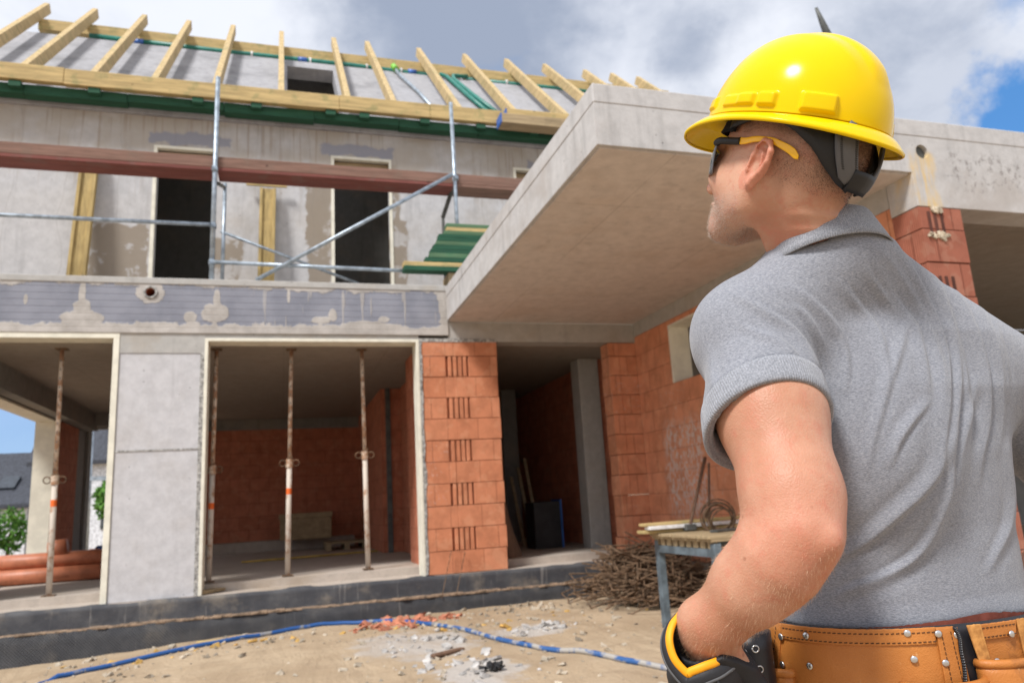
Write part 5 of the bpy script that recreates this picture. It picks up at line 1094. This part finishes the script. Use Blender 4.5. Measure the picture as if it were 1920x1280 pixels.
for s_ in list(np.sin(np.linspace(math.pi/2, math.asin(.36), 34)))+list(np.arange(.352, -.0001, -.008)):
    e = 2.15; r = max(1-s_**e, 0)**(1/e); r = max(r, .002); z = s_*HH; f = np.cos(th)*r*ad; l = np.sin(th)*r*bd
    d = np.zeros(nt); deg = np.degrees(th); adg = np.abs(deg)
    fl2 = 1+.035*(1-s_)**2; f = f*fl2; l = l*fl2
    for (a, b, z0, z1, h) in [(40, 54, .010, .026, .0035), (66, 80, .009, .024, .004), (80, 91, .010, .025, .0055), (94, 105, .009, .026, .006), (120, 140, .006, .029, .0075)]:
        d += h*sbox(adg, a, b, .32)*sbox(np.full(nt, z), z0, z1, .0007)
    cz = (s_ > .45)*min(1, (s_-.45)/.2); d += .0035*np.exp(-(l/.022)**6)*cz*(1 if s_ < .999 else 1)
    for k in (-1, 1): d += .0018*np.exp(-((l-k*.045)/.010)**2)*cz
    nx_ = np.stack([np.cos(th)/ad, np.sin(th)/bd, np.full(nt, s_/HH*1.0)], 1); nx_ /= np.linalg.norm(nx_, axis=1)[:, None]
    rings.append((f+nx_[:, 0]*d, l+nx_[:, 1]*d, z+nx_[:, 2]*d))
front = np.clip(np.cos(th), 0, 1)**2.2; back = np.clip(-np.cos(th), 0, 1)**2
for k in np.linspace(.12, 1, 9):
    ext = .013+.023*front+.008*back; f = np.cos(th)*(ad*1.035+ext*k); l = np.sin(th)*(bd*1.035+ext*k); z = -.004*k-(.020*front+.010*back)*k**1.5-.004*k*k; rings.append((f, l, z+0*th))
for (o, zz_) in ((.0015, -.0015), (.0012, -.0045), (-.0005, -.006)):
    f, l, z = rings[-1] if o == .0015 else base_; base_ = (f, l, z) if o == .0015 else base_
    f, l, z = base_; n_ = np.hypot(f, l); rings.append((f+f/n_*o, l+l/n_*o, z+zz_))
hatpt = lambda f, l, z: HPC+np.outer(f, HFw)+np.outer(l, HLw)+np.outer(z, HUw)
R3 = [hatpt(*r) for r in rings]
VV = np.concatenate(R3); FF = [(j*nt+i, (j+1)*nt+i, (j+1)*nt+(i+1) % nt, j*nt+(i+1) % nt) for j in range(len(R3)-1) for i in range(nt)]
shell = fastmesh('shell', VV, np.array(FF), MAT['helmet_yellow'], hat); so = shell.modifiers.new('solid', 'SOLIDIFY'); so.thickness = .003; so.offset = -1
# ---- head suspension: straps that follow the skull
def hsurf(ph_, u, off):
    ph_ = np.radians(np.atleast_1d(ph_).astype(float)); u = np.atleast_1d(u).astype(float)*np.ones(len(ph_)); dr = np.stack([np.cos(ph_), np.sin(ph_), 0*ph_], 1); c = np.stack([0*u-.005, 0*u, u], 1); r = np.full(len(u), .06)
    for _ in range(50): r = r-(headsdf(c+dr*r[:, None])-off)*.8
    q = c+dr*r[:, None]; return HC+q @ HB.T
def strip(name, path, m, parent, thick=.003, off=.006, n=40, edge=None):
    """path: rows of (angle, height of lower edge, height of upper edge, offset)"""
    path = np.array(path, float); tt = np.linspace(0, len(path)-1, n); cols = [np.interp(tt, np.arange(len(path)), path[:, k]) for k in range(path.shape[1])]; rows = []
    of = cols[3] if path.shape[1] > 3 else np.full(n, off)
    for k in np.linspace(0, 1, 5): rows.append(hsurf(cols[0], cols[1]*(1-k)+cols[2]*k, of))
    return ringstrip(name, rows, m, parent, thick, closed=False)
for sg in (1, -1):
    S_ = lambda P_: [(r[0]*sg, *r[1:]) for r in P_]
    strip('headband', S_([(0, .052, .088, .008), (25, .050, .086, .008), (45, .046, .080, .007), (58, .043, .078, .007)]), MAT['sweatband'], hat, .005)
    strip('headband', S_([(54, .047, .078, .010), (70, .050, .080, .010), (85, .055, .084, .009), (100, .053, .086, .008), (112, .050, .086, .008), (124, .040, .084, .008), (138, .020, .080, .008), (150, -.004, .046, .008), (161, -.020, .016, .010), (174, -.028, .0, .010)]), MAT['strap_black'], hat, .003)
    sl_ = np.linspace(0, 1, 22); ca = 157+0*sl_+9*sl_**2.5; cu = .054-.064*sl_; hwid = (7.5-1.5*sl_)*np.sqrt(np.clip(1-(1-np.clip(sl_*5, 0, 1))**2, .02, 1)); rows = []
    for k in np.linspace(-1, 1, 7): rows.append(hsurf(sg*(ca+hwid*k), cu+.004*k-.010*(1-abs(k))*(sl_ > .9), .014+.0*sl_))
    ringstrip('slider', rows, MAT['strap_grey'], hat, .0035, closed=False)
    strip('crown_strap', S_([(126, .048, .078, .006), (160, .050, .076, .006), (180, .050, .074, .006)]), MAT['strap_black'], hat, .002)
strip('ratchet_band', [(168, -.026, .0, .014), (180, -.027, .0, .015), (192, -.026, .0, .014)], MAT['strap_black'], hat, .006)
mb = MB()
for k in np.linspace(.12, .88, 20):
    for dx in (-4.6, 4.8): a = 157+9*k**2.5+dx; u = .054-.064*k; p = hsurf([a, a+1.4], [u, u-.0006], .0162); mb.tube([p[0], p[1]], .0006, 5)
mb.build('slider_slots', MAT['strap_black'], hat)
# hair under the helmet stays part of the person; safety glasses
gl = empty('safety_glasses', (0, 0, 0)); gl.parent = person; gl.location = tuple(hw(.1, 0, .01)-np.array(person.location))
t = NT('lens', .06, .6); t.color((.10, .11, .13)); t.b.inputs['Coat Weight'].default_value = .8; t.b.inputs['Coat Roughness'].default_value = .02; t.b.inputs['Alpha'].default_value = .86; MAT['lens'] = t.m
def gpt(ph_, u, r): a = rad(ph_); return hw(-.005+r*math.cos(a)*1.0, r*math.sin(a)*.86, u)
for sg in (1, -1):
    rows = []
    for k in np.linspace(0, 1, 7):
        rows.append(np.stack([gpt(sg*p_, (-.014-.004*math.sin(math.radians(p_*3)))*(1-k)+(.031)*k+.0, .111+.002*math.sin(k*math.pi)) for p_ in np.linspace(6, 50, 14)]))
    ringstrip('lens', rows, MAT['lens'], gl, .002, closed=False)
    MB().tube([gpt(sg*p_, .032, .112) for p_ in np.linspace(3, 52, 14)], .002, 8).build('brow_bar', MAT['strap_black'], gl, smooth=True)
    y0_ = [gpt(sg*48, .028, .112), gpt(sg*56, .029, .111), hsurf(sg*64, .028, .009)[0], hsurf(sg*70, .028, .007)[0]]
    mb = MB().tube(spline(y0_, 6), [.0052]*19, 10, sq=1.0); mb.build('hinge', MAT['strap_black'], gl, smooth=True)
    tp = [hsurf(sg*a, u, o)[0] for a, u, o in ((69, .028, .007), (76, .028, .005), (84, .029, .005), (92, .029, .006), (100, .028, .006), (108, .026, .005), (116, .021, .005), (124, .015, .005), (132, .006, .005))]; sp_ = spline(tp, 6)
    hts = np.interp(np.linspace(0, 1, len(sp_)), [0, .15, .5, .8, .95, 1], [.0048, .0042, .0036, .0052, .0062, .0028]); rows = []
    for k in (-1, 1): rows.append(np.stack([p+HU*hts[i]*k for i, p in enumerate(sp_)]))
    o = ringstrip('temple', rows, MAT['temple_yellow'], gl, .004, closed=False); bv = o.modifiers.new('bevel', 'BEVEL'); bv.width = .001; bv.segments = 2
MB().tube([gpt(-6, .012, .114), gpt(0, .014, .115), gpt(6, .012, .114)], .003, 8).build('bridge', MAT['strap_black'], gl, smooth=True)

# ------------------------------------------------ trousers, boots
simple('trouser_brown', (.22, .065, .045), .95, .1, var=.15, vs=30, bump=.4, bs=400, bd=.001); simple('boot_brown', (.10, .05, .025), .6, .3)
def trousers(p):
    t_ = trunk(p, [.19, .19, .188, .184, .18, .18, .18, .18, .18, .18], [.132, .132, .13, .127, .12, .12, .12, .12, .12, .12], [0]*10); d = smin(legs(p)-.012, t_, .05)
    d = np.minimum(d, 9); return smax(smax(d, p[:, 2]-1.055, .004), .10-p[:, 2], .004)
V3, F3 = polymesh(trousers, [axis(.60, 1.15, .008), axis(.75, 1.16, .008), axis(.06, 1.08, .008)]); fastmesh('trousers', smooth(V3, F3, 2), F3, MAT['trouser_brown'], person)
for s_ in (-1, 1):
    def boot(p, s_=s_):
        x = CX+s_*.11; d = smin(rcone(p, (x, CY-.02, .10), (x, CY-.01, .17), .058, .06), rcone(p, (x, CY-.035, .05), (x+s_*.01, CY+.15, .045), .05, .044), .04); return smax(d, .008-p[:, 2], .004)
    V4, F4 = polymesh(boot, [axis(CX+s_*.11-.09, CX+s_*.11+.09, .006), axis(CY-.12, CY+.24, .006), axis(-.01, .25, .006)]); fastmesh('boot', V4, F4, MAT['boot_brown'], person)

# ------------------------------------------------ tool belt
t = NT('leather_tan', .5, .4); n = t.noise(6, 6, .6); n2 = t.noise(120, 4, .6); lc = t.mix(t.ramp(n, .3, .7), (.42, .145, .028), (.56, .215, .05)); lc = t.mix(t.ramp(t.noise(18, 6, .7), .56, .72, 0, .6), lc, (.22, .08, .025)); lc = t.mix(t.ramp(t.noise(60, 3, .7, stretch=(1, 1, .25)), .66, .72, 0, .5), lc, (.66, .36, .15)); t.color(lc); vo_ = t.n('ShaderNodeTexVoronoi', {'Vector': t.obj, 'Scale': 520.0}).outputs[0]; t.bump(t.math('ADD', n2, vo_), .3, .0009); t.bump(n, .4, .01); MAT['leather_tan'] = t.m
t = NT('leather_edge', .85, .2); n = t.noise(80, 4, .6); t.color(t.mix(t.ramp(n, .3, .7), (.38, .17, .05), (.62, .30, .09))); t.bump(n, .6, .002); MAT['leather_edge'] = t.m
simple('leather_black', (.018, .018, .022), .42, .45, var=.1, bump=.2, bs=200, bd=.001); simple('rivet_steel', (.62, .62, .62), .28, .5, .9, var=.05, bump=.05); simple('stitch_dark', (.10, .045, .02), .9); simple('stitch_tan', (.55, .40, .22), .9)
belt = empty('tool_belt', (0, 0, 0)); belt.parent = person; belt.location = (0, 0, .96)
BA, BB = .205, .147
def bpt(a, z, off=0.0, flare=0.0):
    """point on the belt surface; a = angle, off = distance outward"""
    ex = 2.25; c, s = math.cos(a), math.sin(a); r = (abs(c/BA)**ex+abs(s/BB)**ex)**(-1/ex); n_ = np.array([c/BA, s/BB, 0]); n_ /= np.linalg.norm(n_); return np.array([CX+c*r, CY+s*r, z])+n_*(off+flare*(1.03-z))
def bhit(px, py, off=0.0):
    d = ray(px, py); lo_, hi_ = .6, 1.4; f = lambda t_: (lambda p: (abs((p[0]-CX)/(BA+off))**2.25+abs((p[1]-CY)/(BB+off))**2.25)-1)(CAMLOC+d*t_)
    ts = np.linspace(.7, 1.3, 241); vs = [f(t_) for t_ in ts]
    for i in range(240):
        if vs[i] > 0 >= vs[i+1]:
            t_ = ts[i]+(ts[i+1]-ts[i])*vs[i]/(vs[i]-vs[i+1]); p = CAMLOC+d*t_; return math.atan2((p[1]-CY), (p[0]-CX)), p[2]
    p = CAMLOC+d*1.05; return math.atan2(p[1]-CY, p[0]-CX), p[2]
def bpanel(name, a0, a1, z0, z1, off, thick, m, parent=None, n=90, flare=.0, zf=None, wob=0.0):
    rows = []
    for k in np.linspace(0, 1, 12):
        row = []
        for a in np.linspace(a0, a1, n):
            zb, zt_ = (z0, z1) if zf is None else zf(a); z = zb*(1-k)+zt_*k; row.append(bpt(a, z+wob*mn.noise(Vector((a*30, k*0, 1)))*(k > .95), off, flare))
        rows.append(np.stack(row))
    o = ringstrip(name, rows, m, parent or belt, thick, closed=False); return o
def angpx(px, py=1200): return bhit(px, py)

def band(name, z0, z1, off, thick, m, parent=None, a0=-math.pi, a1=math.pi, n=160, closed=True):
    rows = []
    for k in np.linspace(0, 1, 6): rows.append(np.stack([bpt(a, z0+(z1-z0)*k, off+.0015*math.sin(k*math.pi)) for a in np.linspace(a0, a1, n, endpoint=not closed)]))
    return ringstrip(name, rows, m, parent or belt, thick, closed=closed)
band('belt_strap', .955, 1.036, .002, .004, MAT['leather_black'])
def quadpanel(name, px, z0, z1, off, thick, m, n=60, lift=0.0):
    """panel between two pixel columns given at the top and at z0"""
    (xa, xb), (xc, xd) = px; at = [bhit(x, 1180)[0] for x in (xa, xb)]; ab = [bhit(x, 1275)[0] for x in (xc, xd)]; rows = []
    at = [a-2*math.pi if a > 1 else a for a in at]; ab = [a-2*math.pi if a > 1 else a for a in ab]
    for k in np.linspace(0, 1, 14):
        q = (1-k)*(1.036-z0)/(.062); a0 = at[0]+(ab[0]-at[0])*q; a1 = at[1]+(ab[1]-at[1])*q; rows.append(np.stack([bpt(a, z0+(z1-z0)*k+.0008*mn.noise(Vector((a*40, k*3, 2))), off+lift*math.sin(math.pi*i/(n-1))*(1-k)) for i, a in enumerate(np.linspace(a0, a1, n))]))
    o = ringstrip(name, rows, m, belt, thick, closed=False); b_ = o.modifiers.new('bevel', 'BEVEL'); b_.width = .0008; b_.segments = 2; return o
quadpanel('leather_panel', ((1452, 1782), (1446, 1800)), .90, 1.035, .0062, .003, MAT['leather_tan'], lift=.006)
quadpanel('edge_strap', ((1452, 1478), (1446, 1474)), .92, 1.0345, .0095, .0026, MAT['leather_tan'], 16)
quadpanel('edge_strap', ((1748, 1786), (1765, 1808)), .92, 1.0345, .0105, .0026, MAT['leather_tan'], 16)
quadpanel('top_strip', ((1478, 1748), (1478, 1752)), 1.0165, 1.0362, .0094, .0026, MAT['leather_tan'])
quadpanel('pouch_back', ((1812, 1896), (1835, 1915)), .90, 1.034, .010, .003, MAT['leather_tan'], 40)
quadpanel('pouch_edge', ((1800, 1824), (1832, 1850)), .93, 1.036, .0145, .0026, MAT['leather_edge'], 16)
quadpanel('pouch_edge', ((1888, 1902), (1910, 1930)), .93, 1.036, .0145, .0026, MAT['leather_edge'], 16)
quadpanel('pouch_trim', ((1824, 1888), (1828, 1890)), 1.0165, 1.0352, .0135, .0024, MAT['leather_tan'], 30)
# pouch bodies hang from the panels, with rolled rims
def pouch(x0, x1, ytop, z1, z0, off):
    a0, a1 = [bhit(x, ytop)[0] for x in (x0, x1)]; a0 = a0-2*math.pi if a0 > 1 else a0; rows = []
    for k in np.linspace(0, 1, 16):
        rows.append(np.stack([bpt(a, z1+(z0-z1)*k, off*(math.sin(math.pi*t_)**.5)*(.75+.5*math.sin(k*2.4))+.008) for t_, a in zip(np.linspace(0, 1, 40), np.linspace(a0, a1, 40))]))
    ringstrip('pouch', rows, MAT['leather_tan'], belt, .003, closed=False)
    MB().tube(list(rows[0]), .0055, 10).build('rolled_rim', MAT['leather_tan'], belt, smooth=True)
pouch(1822, 1935, 1246, .990, .80, .035); pouch(1688, 1835, 1276, .970, .80, .03); pouch(1424, 1500, 1274, .974, .80, .025)
# stitches: every seam is one part of many small dashes
def dashes(name, a0, a1, z, off, m, step=.0062, ln=.0038):
    mb = MB(); a = a0
    while a < a1:
        p = bpt(a, z, off); p2 = bpt(a+.01, z, off); da = .01/np.linalg.norm(p2-p); q = bpt(a+da*ln, z+.0004, off); mb.tube([p, q], .00065, 5); a += da*step
    mb.build(name, m, belt)
A = lambda x, y=1185: (lambda a: a-2*math.pi if a > 1 else a)(bhit(x, y)[0])
for z, m in ((1.0305, 'stitch_dark'), (1.0195, 'stitch_dark')):
    dashes('stitching', A(1480), A(1746), z, .0112, MAT[m]); dashes('stitching', A(1826), A(1886), z, .0152, MAT[m])
def vdash(x0, x1, off, m):
    mb = MB(); z = 1.030
    while z > .95:
        q = (1.036-z)/.062; a = A(x0)+(A(x1, 1275)-A(x0))*q; p = bpt(a, z, off); mb.tube([p, p-np.array([0, 0, .0036])], .0006, 5); z -= .0058
    mb.build('stitching', m, belt)
for x0, x1, o in ((1458, 1452, .0112), (1470, 1466, .0112), (1757, 1776, .0122), (1773, 1795, .0122)): vdash(x0, x1, o, MAT['stitch_dark'])
for x, y, o in ((1509, 1191, .0115), (1516, 1248, .012), (1698, 1187, .0115), (1711, 1236, .012), (1757, 1188, .013), (1771, 1243, .013), (1793, 1190, .012), (1463, 1193, .012), (1466, 1245, .012), (1870, 1240, .014), (1898, 1188, .018)):
    a, z = bhit(x, y, o); p = bpt(a, z, o-.001); n_ = bpt(a, z, o+.002)-p; n_ /= np.linalg.norm(n_); MB().tube([p, p+n_*.0012, p+n_*.0019, p+n_*.0022], [.0044, .0044, .0034, .0012], 18).build('rivet', MAT['rivet_steel'], belt, smooth=True)
cp = [bpt(*bhit(x, y, .014), .014) for x, y in ((1788, 1176), (1797, 1195), (1800, 1220), (1806, 1250), (1808, 1279))]; mb = MB(); sp_ = spline(cp, 12)
for i in range(0, len(sp_)-1): mb.ring(sp_[i], (1, .3, 1 if i % 2 else -1), .0018, .0009, 8, 5)
mb.build('chain_cord', MAT['leather_black'], belt)
# black perforated holder on the hip, beside the glove
a0, a1 = bhit(1378, 1240, .02)[0]-(2*math.pi if bhit(1378, 1240, .02)[0] > 1 else 0), A(1452)
hc = P(1404, 1250, 1.02); rows = []
for z_ in np.linspace(.84, 1.028, 10): rows.append(np.array([(hc[0]+.030*math.cos(t_), hc[1]+.036*math.sin(t_), z_) for t_ in np.linspace(0, 2*math.pi, 48, endpoint=False)]))
ringstrip('perforated_holder', rows, MAT['leather_black'], belt, .004); MB().tube([(hc[0]+.12*k, hc[1]+.03*k, 1.0) for k in (0, .5, 1)], .012, 10, sq=.3).build('holder_strap', MAT['leather_black'], belt, smooth=True)
band('holder_edge', .90, 1.034, .0215, .004, MAT['leather_black'], a0=A(1436), a1=A(1452), n=8, closed=False)
for x, y in ((1384, 1228), (1419, 1219), (1390, 1262), (1426, 1256)):
    p = P(x, y, .978); n_ = p-np.array([hc[0], hc[1], p[2]]); n_ /= np.linalg.norm(n_); p = np.array([hc[0], hc[1], p[2]])+n_*np.array([.0325, .0385, 1]); MB().ring(p, n_, .0042, .0011, 16, 6).build('eyelet', MAT['rivet_steel'], belt, smooth=True)

# ------------------------------------------------ work glove
t = NT('glove_black', .6, .35); n = t.noise(300, 3, .6); t.color((.022, .022, .025)); t.bump(n, .4, .001); MAT['glove_black'] = t.m
simple('glove_yellow', (.90, .38, .01), .55, .35, var=.08, bump=.1); simple('glove_grey', (.12, .12, .125), .7, .3, var=.2, bump=.4, bs=200, bd=.001)
TRIM = [(1277, 1150, .94), (1261, 1170, .928), (1255, 1200, .915), (1265, 1235, .905), (1288, 1261, .898), (1296, 1258, .896), (1322, 1248, .894), (1347, 1238, .90), (1364, 1220, .918), (1352, 1188, .962), (1316, 1156, .968)]
OUTR = [(1262, 1160, .945), (1246, 1182, .935), (1241, 1212, .922), (1252, 1248, .91), (1280, 1284, .898), (1296, 1290, .893), (1330, 1278, .889), (1362, 1262, .895), (1384, 1236, .918), (1368, 1192, .972), (1316, 1150, .976)]
def glove(nm, W, E, D, SV):
    W = np.array(W); fa = W-np.array(E); fa = fa/np.linalg.norm(fa); D = D/np.linalg.norm(D)
    def gs(p):
        d = handsdf(p, W, D, SV, 1.0, .0035); cuff = rcone(p, W-fa*.012, W+fa*.008+D*.02, .039, .036); d = smin(d, cuff, .015); cut = (p-(W-fa*.008))@(-fa)
        d = smax(d, cut, .002); inner = rcone(p, W-fa*.06, W+fa*.01, .0345, .031); d = np.maximum(d, -inner)
        return np.maximum(d, .012-(p-W) @ D) if nm == 'l' else d
    c = W+D*.06; V_, F_ = polymesh(gs, [axis(c[k]-.14, c[k]+.14, .0022) for k in range(3)]); V_ = smooth(V_, F_, 1, .4); g = fastmesh('work_glove', V_, F_, MAT['glove_black'], person)
    fn = lambda p: rcone(p, W-fa*.012, W+fa*.008+D*.02, .039, .036);
    if nm == 'l':
        trim = np.array(spline([P(*q) for q in TRIM+TRIM[:1]], 10)[:-1]); outer = np.array(spline([P(*q) for q in OUTR+OUTR[:1]], 10)[:-1]); cen = outer.mean(0)
        mid = (trim+outer)/2+(outer-cen)*.06; r3_ = cen+(outer-cen)*.98+D*.022; r4_ = cen+(outer-cen)*.85+D*.05
        ringstrip('cuff_flange', [trim*.85+outer*.15, mid, outer, r3_, r4_], MAT['glove_black'], g, .0025); MB().tube(list(trim)+[trim[0], trim[1]], .0052, 12, sq=.75).build('cuff_trim', MAT['glove_yellow'], g, smooth=True)
        mbr = MB()
        for i in range(22, 66, 3): mbr.tube([outer[i], r3_[i], r4_[i]], .0022, 6)
        mbr.build('cuff_ribs', MAT['glove_black'], g, smooth=True); MB().tube(list(outer)+[outer[0], outer[1]], .0022, 8).build('cuff_edge', MAT['glove_grey'], g, smooth=True); return g
    r2 = surf_ring(W-fa*.004, fa, None, fn, .005, 60); r3 = surf_ring(W+fa*.012, fa, None, fn, .006, 60); ringstrip('cuff_flange', [surf_ring(W-fa*.006, fa, None, fn, .0015, 60), surf_ring(W-fa*.0075, fa, None, fn, .005, 60), r2, r3, surf_ring(W+fa*.018, fa, None, fn, .001, 60)], MAT['glove_black'], g, .002)
    mbr = MB()
    for i in range(0, 60, 2): mbr.tube([r2[i], r3[i]], .0017, 6)
    mbr.build('cuff_ribs', MAT['glove_black'], g, smooth=True); r = surf_ring(W-fa*.009, fa, None, fn, -.001, 60); MB().tube(list(r)+[r[0], r[1]], .0042, 10).build('cuff_trim', MAT['glove_yellow'], g, smooth=True)
    s2 = SV-D*(SV @ D); s2 /= np.linalg.norm(s2); nv = np.cross(D, s2)
    # padded ridges over the back of the wrist
    for k in range(7):
        base = W+D*(.012+.0085*k); row = []
        for t_ in np.linspace(-1.1, 1.1, 12):
            dr = -nv*math.cos(t_)+s2*math.sin(t_); q = base+dr*.02
            for _ in range(20): q = q-dr*(gs(q[None])[0]-.0005)
            row.append(q)
        MB().tube(row, .0026, 8).build('knuckle_ridge', MAT['glove_grey'] if k % 2 else MAT['glove_black'], g, smooth=True)
    return g
glove('l', WRI, ELB, HDn, SVL); glove('r', WRR, ELR, np.array([-.1, .3, -.9]), np.array([-.6, -.8, 0]))
